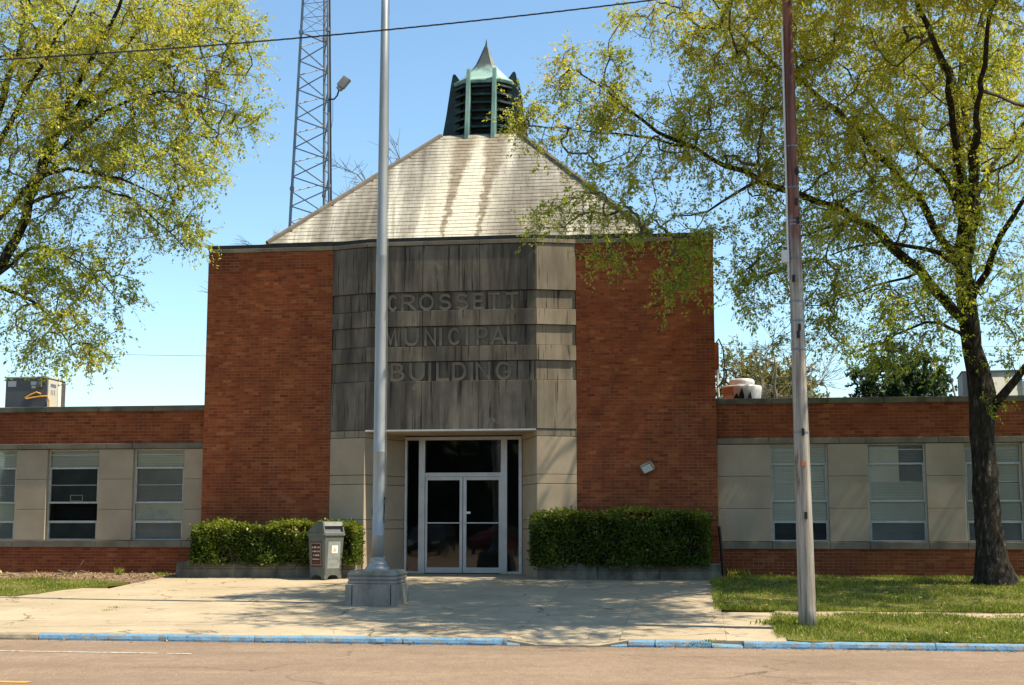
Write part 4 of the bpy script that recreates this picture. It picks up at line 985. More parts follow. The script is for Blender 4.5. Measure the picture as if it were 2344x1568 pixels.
# trees behind the building
def far_tree(name, base, height, spread, label, mat, group, nclu=90, leaf=(.15, .3), nt=4, nl=8, lowfrac=.3, tw_r=.02, leaves=True, shape=1.0, tone0=.4, L=(.5, 1.2)):
    t = empty(name, base, 0, label, 'tree', group); b0 = Vector(base)
    top = b0 + Vector((random.uniform(-.3, .3), 0, height * .9))
    paths = [([b0, b0.lerp(top, .3), b0.lerp(top, .6), top], [height * .022, height * .017, height * .011, .03])]
    for k in range(7):
        a = random.uniform(0, 6.28); f = random.uniform(lowfrac, .7); s0 = b0.lerp(top, f); ln = spread * random.uniform(.5, .85) * (1.1 - .4 * f)
        paths.append(([s0, s0 + Vector((math.cos(a) * ln * .5, math.sin(a) * ln * .5, ln * .35)), s0 + Vector((math.cos(a) * ln, math.sin(a) * ln, ln * .8))], [height * .008, height * .006, .015]))
    T = []
    while len(T) < nclu:
        v = rng.uniform(-1, 1, 3)
        if (v**2).sum() > 1: continue
        w = shape if v[2] < 0 else 1
        T.append(b0 + Vector((v[0] * spread * w, v[1] * spread * w, height * (lowfrac + .5 * (1 - lowfrac) * (1 + v[2])))))
    tips, tw = grow(t, paths, T, bark=M['bark'] if leaves else M['bare'], r_twig=tw_r, step=.7, rp=.4)
    if leaves: sprays(t, tips, tw, nt=nt, nl=nl, L=L, leaf=leaf, mat=mat, hang=.1, tone_f=lambda c: tone0 + .06 * (c[2] - b0.z - height * .6), twr=tw_r * .5)
    else:
        for (p, d) in tips:
            for k in range(6):
                v = unit(1)[0] * .8 + d * .8; v[2] += .35; v /= np.linalg.norm(v); l = rng.uniform(.5, 1.3)
                e1 = p + v * l * .5 + rng.normal(0, .05, 3); tw.tube([p, e1, p + v * l + rng.normal(0, .1, 3)], [tw_r * .55, tw_r * .5, tw_r * .3], 3, False)
                for q in range(2):
                    x = v + rng.normal(0, .5, 3); tw.tube([e1, e1 + x * l * .45], [tw_r * .4, tw_r * .25], 3, False)
        tag(tw.build('twigs', M['bare'], t, org=b0), kind='stuff')
    return t
def gb(px, Y): p = at(px, 1000, Y); return (p.x, Y, .44)
far_tree('bare_tree', gb(650, 52), 13.2, 2.6, 'thin bare tree behind the lattice mast, left of the roof', None, 'bare trees behind the hipped roof', 34, leaves=False, lowfrac=.45, tw_r=.022)
far_tree('bare_tree', gb(860, 52), 15.3, 3.3, 'bare twiggy tree rising behind the left hip of the roof', None, 'bare trees behind the hipped roof', 60, leaves=False, lowfrac=.45, tw_r=.022)
far_tree('bare_tree', gb(975, 54), 16.9, 1.9, 'bare tree tops just left of the copper cupola', None, 'bare trees behind the hipped roof', 30, leaves=False, lowfrac=.6, tw_r=.022)
far_tree('broadleaf_tree', gb(1700, 62), 8.9, 3.2, 'tall thinly leafed tree beyond the right wing, beside the tower', M['olive'], 'trees beyond the right wing', 210, (.10, .22), 6, 14, .3, .02)
far_tree('bare_tree', gb(1790, 56), 9.0, 2.2, 'grey bare tree beyond the right wing, behind the roof fan', None, 'trees beyond the right wing', 44, leaves=False, lowfrac=.35, tw_r=.02)
far_tree('broadleaf_tree', gb(1775, 66), 8.4, 3.0, 'olive budding tree beyond the right wing, left of the utility pole', M['olive'], 'trees beyond the right wing', 240, (.12, .26), 6, 16, .25, .02, tone0=.5)
far_tree('broadleaf_tree', gb(1868, 70), 6.9, 2.3, 'low rounded yellow olive tree just right of the utility pole', M['olive'], 'trees beyond the right wing', 220, (.12, .26), 6, 16, .2, .02, tone0=.6)
far_tree('pine_tree', gb(2062, 64), 9.6, 2.5, 'dark green pine with rounded crown beyond the right wing', M['pine'], 'trees beyond the right wing', 230, (.11, .22), 8, 34, .25, .03, tone0=.38, L=(.3, .7), shape=1.25)
far_tree('pine_tree', gb(2150, 68), 7.2, 2.0, 'smaller pine behind the right shoulder of the large pine', M['pine'], 'trees beyond the right wing', 110, (.11, .22), 8, 34, .2, .03, tone0=.5, L=(.3, .7))
far_tree('broadleaf_tree', gb(2310, 60), 8.0, 2.6, 'thin pale tree beyond the rooftop unit at the right edge', M['olive'], 'trees beyond the right wing', 40, (.10, .2), 3, 6, .3, .02)

# the far side of the street behind the camera, which the doors reflect
g = MB(); n_ = 5000
P = np.stack([rng.uniform(-45, 45, n_), rng.uniform(-34, -28, n_), rng.uniform(.2, 10, n_) * (1 + .15 * np.sin(np.arange(n_)))], 1)
P[:, 2] = np.minimum(P[:, 2], 8.5 + 1.5 * np.sin(P[:, 0] * .4) + np.sin(P[:, 0] * 1.1)); D = unit(n_)
tag(quads('treeline', P, D, perp(D), rng.uniform(1.2, 2.4, n_), rng.uniform(.8, 1.5, n_), rng.normal(.2, .15, n_), M['pine']), 'dark wooded edge across the street that the doors mirror', kind='stuff')
tag(MB().box(-60, 60, -38, -36, -.5, 8.2).build('far_hedgerow', M['core']), 'dark mass of woods across the street', kind='stuff')

def car(p, rz, label, paint):
    t = empty('parked_car', p, rz, label, 'car', 'cars parked across the street')
    side = [(-2.25, .35), (-2.3, .62), (-2.2, .86), (-1.35, .93), (-.95, 1.30), (-.55, 1.42), (.45, 1.42), (.95, 1.28), (1.45, .98), (2.15, .90), (2.28, .70), (2.25, .35), (1.75, .28), (-1.75, .28)]
    def sec(y): k = 1 - .12 * abs(y) ** 6; return [(x, y * (.86 if z < 1 else .86 - (z - 1) * .38), .28 + (z - .28) * (1 if z < 1 else k)) for x, z in side]
    s = MB(); s.rings([sec(y) for y in (-1, -.9, -.5, 0, .5, .9, 1)], True); s.build('body', paint, t, bevel=.03)
    for sy in (-1, 1):
        for a in ([(-1.2, .97), (-.92, 1.24), (-.50, 1.35), (-.05, 1.35), (-.05, .97)], [(.02, .97), (.02, 1.35), (.42, 1.35), (.88, 1.22), (1.2, .99)]):
            MB().extr([(x, sy * (.875 - max(0, z - 1) * .36), z) for x, z in a], (0, sy * .012, 0)).build('side_window', M['black'], t)
        for x in (-1.42, 1.42):
            w = MB(); w.rings([[(x + r * math.cos(j * .314), y, .32 + r * math.sin(j * .314)) for j in range(20)] for r, y in ((.20, sy * .70), (.32, sy * .72), (.32, sy * .89), (.22, sy * .90))], True); wh = w.build('wheel', M['black'], t)
            w = MB(); w.rings([[(x + r * math.cos(j * .314), y, .32 + r * math.sin(j * .314)) for j in range(20)] for r, y in ((.21, sy * .89), (.19, sy * .905), (.06, sy * .90))], True); w.build('rim', M['galv'], wh)
        MB().box(2.22, 2.30, sy * .62 - .16, sy * .62 + .16, .62, .76).build('headlight', M['lens'], t); MB().box(-2.31, -2.22, sy * .64 - .16, sy * .64 + .16, .66, .80).build('tail_light', M['maroon'], t)
M['car_dark'] = simple('car_paint_dark', (.012,.013,.016), (.02,.02,.024), 2, .2); M['car_red'] = simple('car_paint_maroon', (.05,.008,.01), (.07,.012,.014), 2, .2)
car((-14.4, -7.0, .001), -A + R(90), 'dark sedan parked across the street, mirrored in the left door', M['car_dark']); car((-11.0, -6.6, .001), -A + R(-82), 'maroon sedan parked across the street, mirrored in the right door', M['car_red'])

# ================================================================== POLES, WIRES, MAST
# flagpole
FB = gpt(-1.52, -5.85)
fp_ = empty('flagpole', FB, -A, 'tall grey metal flagpole on a grooved concrete plinth before the entrance', 'flagpole')
s = MB()
def sq(h, z, c_=.02): return [(x, y, z) for x, y in ((-h, -h + c_), (-h + c_, -h), (h - c_, -h), (h, -h + c_), (h, h - c_), (h - c_, h), (-h + c_, h), (-h, h - c_))]
s.rings([sq(.45, -.05), sq(.45, .335), sq(.435, .345)], True)
s.build('plinth', M['plinth'], fp_)
s = MB(); z = .346
for k in range(3): s.rings([sq(.405, z), sq(.42, z + .012), sq(.42, z + .05), sq(.405, z + .062)], True); z += .066
s.rings([sq(.395, z), sq(.39, z + .02)], True); s.build('plinth_cap', M['plinth'], fp_)
for sx_ in (-.33, .33): MB().box(sx_ - .006, sx_ + .006, -.455, -.449, .0, .335).build('corner_groove', M['black'], fp_)
ZP = .565
MB().lathe([(.215, ZP), (.215, ZP + .03), (.20, ZP + .055), (.165, ZP + .075), (.165, ZP + .11), (.15, ZP + .13), (.13, ZP + .15), (.13, ZP + .20), (.112, ZP + .22)], 28).build('flange', M['pole_alu'], fp_, smooth=False)
s = MB(); s.lathe([(.107, ZP + .2), (.106, ZP + .58), (.108, ZP + .585), (.108, ZP + .60), (.105, ZP + .605), (.102, ZP + 2.0), (.104, ZP + 2.005), (.104, ZP + 2.02), (.101, ZP + 2.03), (.092, 6.0), (.094, 6.01), (.091, 6.03), (.076, 9), (.05, 13.6)], 24); s.build('pole', M['pole_alu'], fp_, smooth=True)
MB().lathe([(.02, 13.6), (.09, 13.66), (.12, 13.75), (.09, 13.84), (.01, 13.88)], 14).build('ball', M['pole_alu'], fp_, smooth=True)
MB().box(-.13, -.10, -.05, .02, 1.50, 1.62).build('cleat', M['lamp_grey'], fp_); MB().box(.10, .13, -.02, .02, 1.52, 1.80).build('cleat', M['black'], fp_)
MB().tube([(.115, -.02, 1.75), (.13, -.03, 1.6), (.12, -.04, 1.42), (.14, -.02, 1.35), (.115, -.01, 1.5)], .012, 6).build('rope_coil', M['lamp_grey'], fp_)
MB().tube([(.128, -.02, 1.7), (.112, -.02, 6), (.06, 0, 13.55)], .006, 5).build('halyard', M['lamp_grey'], fp_)
# utility pole
UB = at(1849, 1437, 19.6); UB.z = gz(w2l(UB)[1]) - .05
up_ = empty('utility_pole', UB, 0, 'weathered grey wooden utility pole with red brown upper part, on the verge', 'utility pole')
ut = at(1801, 0, 19.6); dirv = (ut - UB) / (ut.z - UB.z)
def upt(z, off=(0, 0)): p = UB + dirv * z; return Vector((p.x + off[0], p.y + off[1], p.z))
HZ = 10.6
n = 34; pts = [upt(HZ * k / n) for k in range(n + 1)]; rr = [.128 - .066 * (k / n) for k in range(n + 1)]
def ur(z): return .128 - .066 * z / HZ
MB().tube(pts, rr, 18, True, .5, .012).build('pole_shaft', M['pole_wood'], up_, smooth=True, org=UB)
def zpy(y): # height on the pole for a photo row
    lo, hi_ = 0, HZ
    for _ in range(40):
        m_ = (lo + hi_) / 2; p = upt(m_); v = p.y * ct + (p.z - ZC) * st; yy_ = CY - F * (-p.y * st + (p.z - ZC) * ct) / v
        if yy_ > y: lo = m_
        else: hi_ = m_
    return lo
za, zb_ = zpy(640), zpy(62)
MB().tube([upt(za + (zb_ - za) * k / 8, (-ur(za + (zb_-za)*k/8) - .018, -.03)) for k in range(9)], .016, 7).build('conduit', M['pvc'], up_, org=UB)
MB().tube([upt(zpy(430), (-.03, -ur(5) - .02)), upt(zpy(300), (-.05, -ur(6) - .02)), upt(zpy(65), (.01, -ur(9) - .02))], .008, 5).build('ground_wire', M['cable'], up_, org=UB)
for y in (336, 430, 507, 515, 592, 690, 735, 800, 990):
    z = zpy(y); p = upt(z) - UB; s = MB(); r = ur(z) + .004
    s.rings([[(p.x + q * math.cos(j*.4189), p.y + q * math.sin(j*.4189), p.z + dz) for j in range(15)] for q, dz in ((r - .004, -.012), (r + .003, -.01), (r + .003, .01), (r - .004, .012))], False); s.build('metal_band', M['galv'], up_)
for y, dx in ((465, .02), (508, .035), (752, .0), (768, -.02), (990, .0), (640, -.06), (1180, .0), (395, .05)):
    z = zpy(y); p = upt(z, (dx, -ur(z) - .012)) - UB; MB().box(p.x - .018, p.x + .018, p.y - .02, p.y + .03, p.z - .05, p.z + .05).build('clip', M['black'], up_)
z = zpy(588); p = upt(z, (-ur(z) - .06, -.02)) - UB; MB().box(p.x - .05, p.x + .05, p.y - .05, p.y + .05, p.z - .09, p.z + .09).build('small_box', M['pvc'], up_)
z = zpy(1062); p = upt(z, (.0, -ur(z) - .004)) - UB; MB().box(p.x - .035, p.x + .025, p.y - .006, p.y + .01, p.z - .03, p.z + .03).build('pole_tag', M['orange'], up_)
# service cable with twisted strands
ca0, ca1 = at(-160, 145, 18.9), upt(zpy(-34), (-.07, -.1))
def cable(name, a, b_, via, r, label, strands=1, pitch=.5):
    n = int((b_ - a).length / .06) if strands > 1 else 60; o = a
    s = MB()
    for k in range(strands):
        pts = []
        for i in range(n + 1):
            t = i / n; p = a.lerp(b_, t) + Vector((0, 0, -via * 4 * t * (1 - t)))
            if strands > 1: ph = 2*math.pi*(t * (b_-a).length / pitch) + 2*math.pi*k/strands; p = p + Vector((0, math.cos(ph), math.sin(ph))) * r * 1.1
            pts.append(p)
        s.tube(pts, r, 5, True, k / 3)
    return tag(s.build(name, M['cable'], org=o), label, 'cable')
cable('overhead_cable', ca0, ca1, .15, .0065, 'twisted dark service cable crossing the sky from the left to the utility pole', 3, .55)
for (y0, y1), (x0, x1), lb in (((803, 812), (-40, 1100), 'faint thin wire low in the sky above the left wing'), ((776, 792), (1200, 2500), 'upper faint far wire low in the sky above the right wing'), ((786, 802), (1200, 2500), 'lower faint far wire low in the sky above the right wing')):
    cable('far_wire', at(x0, y0, 60), at(x1, y1, 60), .15, .009, lb)

# lattice mast
mc = at(712, 1000, 44); mc.z = .44
mast = empty('lattice_mast', mc, 0, 'tall tapering steel lattice radio mast behind the left side of the roof', 'mast')
def msz(z): return 1.0 - .043 * max(0, z - 10.0) if z > 8 else 1.0 - .043 * (z - 10)
angs = [R(195), R(315), R(75)]
topx = at(727, 0, 44); k_ = (topx.x - mc.x)
def mp_(i, z): s_ = .86 * msz(z); return Vector((s_ * math.cos(angs[i]) + (k_ + .03) * max(0, min(1.3, z / 19)) , s_ * math.sin(angs[i]), z - .44))
ZS_, HM = 18.0, 24.0
for i in range(3): MB().tube([mp_(i, z) for z in (.44, 6, 12, ZS_, HM)], [.055, .053, .05, .045, .038], 8).build('mast_leg', M['galv'], mast)
nb = 17; zl = [1 + (ZS_ - 1) * k / nb for k in range(nb + 1)]
for k in range(nb):
    for i in range(3):
        j = (i + 1) % 3; zm = (zl[k] + zl[k+1]) / 2
        MB().tube([mp_(i, zl[k]), mp_(j, zm)], .022, 5).build('brace', M['galv'], mast); MB().tube([mp_(j, zm), mp_(i, zl[k+1])], .022, 5).build('brace', M['galv'], mast)
z = ZS_
while z < HM:
    for i in range(3):
        j = (i + 1) % 3; MB().tube([mp_(i, z), mp_(j, z)], .012, 5).build('strut', M['galv'], mast)
        MB().tube([mp_(i, z), mp_(j, z + .5)], .009, 4).build('brace', M['galv'], mast); 
    z += .5
for zz_ in (12.6, ZS_):
    for i in range(3): p = mp_(i, zz_); MB().lathe([(.075, p.z - .06), (.075, p.z + .06)], 8, (p.x, p.y)).build('joint_flange', M['galv'], mast)
MB().tube([mp_(1, z) + Vector((.07, -.02, 0)) for z in (.5, 6, 12, 18, HM)], .022, 6).build('cable_run', M['cable'], mast)
zz_ = 15.6; p = mp_(1, zz_)
fl = empty('mast_floodlight', mc + p, 0, 'grey floodlight on a bent arm high on the lattice mast', 'floodlight')
MB().tube([(0, -.04, -.05), (.2, -.06, -.04), (.30, -.08, .08), (.36, -.08, .3)], .028, 8).build('bent_arm', M['black'], fl)
s = MB(); q = R(-38); ex, ey, ez = Vector((math.cos(q+R(90)), -.0, math.sin(q+R(90)))), Vector((math.cos(q), -.35, math.sin(q))).normalized(), None
ez = ex.cross(ey); c0 = Vector((.36, -.08, .3))
def ob(s, c, lx, ly, lz): 
    vs = [c + ex * a * lx + ey * b2 * ly + ez * c2 * lz for c2 in (-1, 1) for b2 in (-1, 1) for a in (-1, 1)]
    s.add(vs, [(0,2,3,1), (4,5,7,6), (0,1,5,4), (1,3,7,5), (3,2,6,7), (2,0,4,6)])
ob(s, c0 + ex * .27 - ey * .02, .20, .15, .07); s.build('lamp_head', M['lamp_grey'], fl, bevel=.02)
s = MB(); ob(s, c0 + ex * .03, .07, .10, .06); s.build('gear_box', M['lamp_grey'], fl, bevel=.02)
MB().tube([(.15, -.06, -.05), (.16, -.05, -.7), (.1, -.05, -1.15), (.02, -.03, -1.2)], .008, 5).build('lamp_wire', M['cable'], fl)

# ================================================================== THINGS ON WALLS AND ROOFS
def lpos(u, d, z): return l2w(u, d, z)
# wall floodlight
u, z = fac(1482, 1070, -.12)
wf = empty('wall_floodlight', lpos(u, 0, z), -A, 'small tilted floodlight with pale lens on the right brick wall', 'floodlight')
MB().box(-.05, .05, -.05, .0, -.06, .06).build('mount', M['lamp_grey'], wf)
s = MB(); ex, ey, ez = Vector((.85, -.25, .38)).normalized(), None, None; nn = Vector((.25, -.75, -.25)).normalized(); ey = nn.cross(ex).normalized(); ez = ex.cross(ey)
ob(s, Vector((0, -.13, .0)), .13, .095, .05); s.build('lamp_head', M['lamp_grey'], wf, bevel=.015)
s = MB(); sg = 1 if ez.y < 0 else -1; ob(s, Vector((0, -.13, 0)) + ez * .052 * sg, .105, .075, .006); s.build('lamp_lens', M['lens'], wf)
# left rooftop unit
pA = at(106, 931, 31.6); RZ = 4.0
ac = empty('rooftop_unit', (pA.x, pA.y, RZ), R(-6), 'square rooftop air unit with front toned as shaded and end as lit, on the left wing', 'air conditioner')
W1, D1, H1 = 1.02, .98, 1.0
MB().box(-W1, 0, 0, D1, .0, H1).build('casing', M['unit_dark'], ac, bevel=.01)  # front shade is in this dark casing colour, sunlight in the pale panels
MB().box(-W1 - .02, .03, -.02, D1 + .02, H1 + .001, H1 + .035).build('lid', M['unit_light'], ac)
MB().box(.001, .02, .02, D1 * .55, .03, H1 - .03).build('access_panel', M['unit_light'], ac); MB().box(.001, .02, D1 * .57, D1 * .74, .03, H1 - .03).build('access_panel', M['sticker'], ac)
MB().box(.001, .018, D1 * .76, D1 * .98, .03, H1 - .03).build('coil_grille', M['coil'], ac)
for k in range(3): MB().box(.021, .024, .16 + .09*k, .19 + .09*k, .62, .74).build('vent_slot', M['print_grey'], ac)
MB().box(.021, .024, .13, .22, .80, .88).build('emblem', M['blue'], ac); MB().box(.021, .024, .23, .42, .80, .88).build('maker_plate', M['print_grey'], ac)
MB().box(-W1 + .06, -W1 + .26, -.006, -.001, .80, .93).build('sticker', M['pvc'], ac); MB().box(-.40, -.26, -.006, -.001, .84, .92).build('sticker', M['pvc'], ac); MB().box(-.38, -.28, -.006, -.001, .76, .82).build('sticker', M['pvc'], ac)
MB().box(-.22, -.12, -.08, -.001, .78, 1.03).build('vent_hood', M['unit_dark'], ac)
MB().tube([(-.12, -.05, .62), (-.22, -.07, .66), (-.36, -.09, .60), (-.48, -.1, .52), (-.44, -.12, .50), (-.3, -.1, .53), (-.1, -.08, .56), (.03, -.04, .57), (.06, 0, .45), (.08, .02, .0)], .018, 7).build('yellow_hose', M['hose'], ac)
MB().tube([(-.14, -.06, .0), (-.13, -.06, .12), (-.07, -.06, .19), (-.02, -.06, .17)], .022, 7).build('drain_elbow', M['sticker'], ac)
# exhaust fan on the right roof
pF = at(1699, 915, 31.0)
ef = empty('exhaust_fan', (pF.x, pF.y, 4.0), -A, 'round white rooftop exhaust fan with rust side and black patches', 'exhaust fan')
s = MB(); s.lathe([(.30, .12), (.34, .22), (.40, .30), (.44, .62), (.455, .70), (.44, .74), (.30, .76)], 28); s.build('fan_shroud', M['fan_white'], ef, smooth=True)
MB().lathe([(.27, .76), (.29, .78), (.29, .86), (.25, .90), (.1, .92)], 24).build('fan_cap', M['fan_white'], ef, smooth=True)
s = MB(); aa = [R(170 + 8*k) for k in range(10)]
for a0_, a1_ in zip(aa, aa[1:]): s.add([(.447 * math.cos(a) * k, .447 * math.sin(a) * k, z) for a, z, k in ((a0_, .27, .86), (a1_, .27, .86), (a1_, .69, 1.02), (a0_, .69, 1.02))], [(0,1,2,3)])
s.build('rust_patch', M['fan_rust'], ef)
s = MB()
for (a0_, w_, h_) in ((250, 11, .22), (266, 9, .34), (291, 7, .26)):
    k = 1.0; pts = [(a0_ - w_, .31), (a0_ + w_, .31), (a0_ + w_ * .9, .33 + h_ * .5), (a0_ + w_ * .2, .33 + h_), (a0_ - w_ * .6, .33 + h_ * .6)]
    s.add([((.405 + (z - .31) * .14) * math.cos(R(a)) * 1.03, (.398 + (z - .17) * .14) * math.sin(R(a)) * 1.03, z) for a, z in pts], [tuple(range(5))])
s.build('reflection_patch', M['black'], ef); MB().box(-.36, .36, -.36, .36, -.02, .13).build('fan_kerb', M['fan_white'], ef)  # dark reflections in the shroud, laid on as black patches
# electrical box and conduit on the tower's right flank
ub, zb2 = fac(1643, 846, 1.2)
eb = empty('electrical_box', lpos(TR, 1.0, zb2), -A, 'rusty orange electrical box with conduit on the side of the tower', 'electrical box')
MB().box(.0, .10, .0, .35, 0, .58).build('box_body', M['rustbox'], eb, bevel=.01)
MB().tube([(.05, .05, .58), (.10, .03, .66), (.19, .0, .45), (.22, 0, .1), (.19, 0, -.25), (.05, 0, -.42)], .016, 6).build('loop_cable', M['cable'], eb)
MB().tube([(.06, .1, 0), (.06, .1, -.35), (.10, .1, -.80)], .025, 7).build('conduit', M['pvc'], eb); MB().box(.08, .16, .0, .12, -.80, -.62).build('junction_box', M['pvc'], eb)
# right rooftop unit
pR = at(2205, 912, 31.5)
a2 = empty('rooftop_unit', (pR.x, pR.y, 4.0), R(-14), 'large pale grey rooftop air unit with box hood behind the oak trunk', 'air conditioner')
MB().box(0, 1.32, 0, 1.5, .0, 1.12).build('casing', M['unit_grey'], a2, bevel=.01); MB().box(-.02, 1.34, -.02, 1.52, 1.121, 1.15).build('lid', M['unit_grey'], a2)
s = MB(); s.extr([(.55, -.002, .30), (.55, -.002, .98), (.55, -.10, .98), (.55, -.38, .40), (.55, -.38, .30)], (.62, 0, 0)); s.build('intake_hood', M['unit_light'], a2)
MB().box(1.33, 1.45, .1, .3, .0, .9).build('corner_duct', M['pvc'], a2)
# mast pipe, low curb on the right roof
p0 = at(2197, 905, 31); vp = empty('vent_pipe', (p0.x, p0.y, 4.0), 0, 'thin leaning grey pipe on the right roof beside the large unit', 'pipe')
MB().tube([(0, 0, 0), (-.10, 0, .5), (-.17, 0, .86)], .028, 8).build('pipe_shaft', M['pvc'], vp); MB().lathe([(.02, .84), (.05, .86), (.05, .92), (.02, .94)], 10, (-.172, 0)).build('pipe_cap', M['galv'], vp)
p0 = at(2142, 904, 32); rc = MB(); rc.extr([(-.42, 0, 0), (.45, 0, 0), (.45, 0, .14), (.38, 0, .15), (-.42, 0, .10)], (0, .5, 0)); o = rc.build('roof_hatch', M['rustbox'], loc=(p0.x, p0.y, 4.02)); tag(o, 'low dark rusty hatch on the right roof, left of the thin pipe', 'roof hatch')
# leaning black post
p0 = gpt(fac(1656, 1310, -.12)[0], -.12)
bp_ = empty('post', p0, 0, 'thin black post leaning in the corner by the right wing', 'post')
MB().tube([(0, 0, -.05), (-.03, 0, .5), (-.065, 0, 1.03)], .033, 8).build('post_shaft', M['black'], bp_)
MB().lathe([(.036, 1.03), (.03, 1.05), (.01, 1.055)], 8, (-.066, 0)).build('post_cap', M['black'], bp_)

# ================================================================== LITTER BIN
bp0 = gpt(-3.78, -.98); bn = empty('litter_bin', bp0, R(-42), 'grey domed litter bin with a maroon notice, beside the left hedge', 'litter bin')
hb, ht_ = .235, .275; HBN = .89
s = MB(); c_ = .03
def rsq(h, z): return [(x, y, z) for x, y in ((-h, -h + c_), (-h + c_, -h), (h - c_, -h), (h, -h + c_), (h, h - c_), (h - c_, h), (-h + c_, h), (-h, h - c_))]
s.rings([rsq(hb + .002, .085), rsq(ht_, HBN)], True); s.build('body', M['bin'], bn)
for sx_, sy_ in ((-1,-1), (1,-1), (1,1), (-1,1)):
    f_ = MB(); a = hb; w_ = .12
    f_.add([(sx_*a, sy_*a, 0), (sx_*(a-w_*.6), sy_*a, 0), (sx_*(a-w_), sy_*a, .06), (sx_*(a - w_*1.6), sy_*a, .086), (sx_*a, sy_*a, .086), (sx_*a, sy_*(a-w_*.6), 0), (sx_*a, sy_*(a-w_), .06), (sx_*a, sy_*(a-w_*1.6), .086), (sx_*(a-.05), sy_*(a-.05), 0), (sx_*(a-.05), sy_*(a-.05), .086)],
           [(0,1,2,3,4), (0,4,7,6,5), (0,5,8,1), (1,8,2), (5,6,8), (2,8,9,3), (6,7,9,8)]); f_.build('foot', M['bin'], bn)
s = MB(); s.rings([rsq(ht_ + .018, HBN - .005), rsq(ht_ + .022, HBN + .015), rsq(ht_ + .018, HBN + .055), rsq(ht_, HBN + .06)], True); s.build('rim', M['bin'], bn)
# hood: a quarter-round rising from the back to the opening side (+x faces the light)
def hoodprof(h):
    pr = [(-ht_, HBN + .06)]
    for k in range(1, 8): t = k / 8; pr.append((-ht_ + (ht_ * 2 - .10) * t, HBN + .06 + .235 * math.sin(t * math.pi / 2) ** .9))
    return pr + [(ht_ - .12, HBN + .30), (ht_ - .07, HBN + .285), (ht_ - .005, HBN + .06)]
pr = hoodprof(0); s = MB()
def hood_side(y0, y1): 
    q = MB(); q.extr([(x, y0, z) for x, z in pr], (0, y1 - y0, 0)); return q
hood_side(-ht_, -ht_ + .035).build('hood_cheek', M['bin'], bn); hood_side(ht_ - .035, ht_).build('hood_cheek', M['bin'], bn)
s = MB(); n = len(pr)
for (x0_, z0_), (x1_, z1_) in zip(pr[:9], pr[1:10]): s.add([(x0_, -ht_ + .035, z0_ - .004), (x1_, -ht_ + .035, z1_ - .004), (x1_, ht_ - .035, z1_ - .004), (x0_, ht_ - .035, z0_ - .004)], [(0,1,2,3)])
s.build('hood_top', M['bin'], bn)
xa, za = ht_ - .062, HBN + .27
MB().extr([(xa, -ht_ + .035, za + .012), (xa + .022, -ht_ + .035, za - .07), (xa - .02, -ht_ + .035, za - .07), (xa - .05, -ht_ + .035, za + .012)], (0, 2 * ht_ - .07, 0)).build('hood_brow', M['bin_panel'], bn)
MB().extr([(ht_ - .10, -ht_ + .036, HBN + .20), (ht_ - .06, -ht_ + .036, HBN + .065), (ht_ - .09, -ht_ + .036, HBN + .065), (ht_ - .13, -ht_ + .036, HBN + .20)], (0, 2 * ht_ - .072, 0)).build('flap', M['unit_dark'], bn)
MB().box(ht_ - .06, ht_ - .01, -ht_ + .036, ht_ - .036, HBN + .06, HBN + .075).build('flap_sill', M['bin_panel'], bn)
tl_ = (ht_ - hb) / (HBN - .085)
def face_y(x0, x1, z0, z1, o, mat, name, th=.004):
    def yy_(z): return -(hb + (z - .085) * tl_) - o
    q = MB(); q.add([(x0, yy_(z0), z0), (x1, yy_(z0), z0), (x1, yy_(z1), z1), (x0, yy_(z1), z1), (x0, yy_(z0) + th, z0), (x1, yy_(z0) + th, z0), (x1, yy_(z1) + th, z1), (x0, yy_(z1) + th, z1)], [(0,1,2,3), (0,4,5,1), (1,5,6,2), (2,6,7,3), (3,7,4,0)]); return q.build(name, mat, bn)
def face_x(y0, y1, z0, z1, o, mat, name, th=.004):
    def xx_(z): return (hb + (z - .085) * tl_) + o
    q = MB(); q.add([(xx_(z0), y0, z0), (xx_(z0), y1, z0), (xx_(z1), y1, z1), (xx_(z1), y0, z1), (xx_(z0) - th, y0, z0), (xx_(z0) - th, y1, z0), (xx_(z1) - th, y1, z1), (xx_(z1) - th, y0, z1)], [(0,1,2,3), (0,4,5,1), (1,5,6,2), (2,6,7,3), (3,7,4,0)]); return q.build(name, mat, bn)
face_y(-.17, .17, .25, .77, .006, M['maroon'], 'notice_board')
for a in (('notice_border', -.155, .155, .735, .742), ('notice_border', -.155, .155, .29, .297)): face_y(a[1], a[2], a[3], a[4], .009, M['cream'], a[0], .002)
for a in ((-.155, -.149), (.149, .155)): face_y(a[0], a[1], .2975, .7345, .009, M['cream'], 'notice_border', .002)
def words_(row, z0, z1, x0, x1, mat):          # rows of unreadable print
    x = x0; r_ = random.Random(row)
    while x < x1 - .012:
        w_ = min(r_.uniform(.010, .022), x1 - x); h_ = z1 - (0 if r_.random() < .4 else .25 * (z1 - z0))
        face_y(x, x + w_ * .8, z0, h_, .009, mat, 'print_mark', .002); x += w_ + (.02 if r_.random() < .15 else .0)
words_(1, .635, .675, -.12, .12, M['cream']); words_(2, .555, .59, -.12, .13, M['cream']); words_(3, .475, .515, -.09, .11, M['cream']); words_(4, .40, .422, -.115, .12, M['cream']); words_(5, .335, .352, -.115, .12, M['rustbrown'])
face_x(-.165, .165, .22, .77, .005, M['bin_panel'], 'service_door'); face_x(-.07, .09, .53, .69, .010, M['sticker'], 'sticker')
def fxp(y, z, o): return (hb + (z - .085) * tl_ + o, y, z)
MB().add([fxp(-.035, .565, .0125), fxp(.055, .565, .0125), fxp(.025, .64, .0125), fxp(-.005, .64, .0125)], [(0,1,2,3)]).build('emblem', M['peach'], bn)
face_x(-.02, .05, .645, .665, .0125, M['rustbrown'], 'print_mark', .001) if False else None
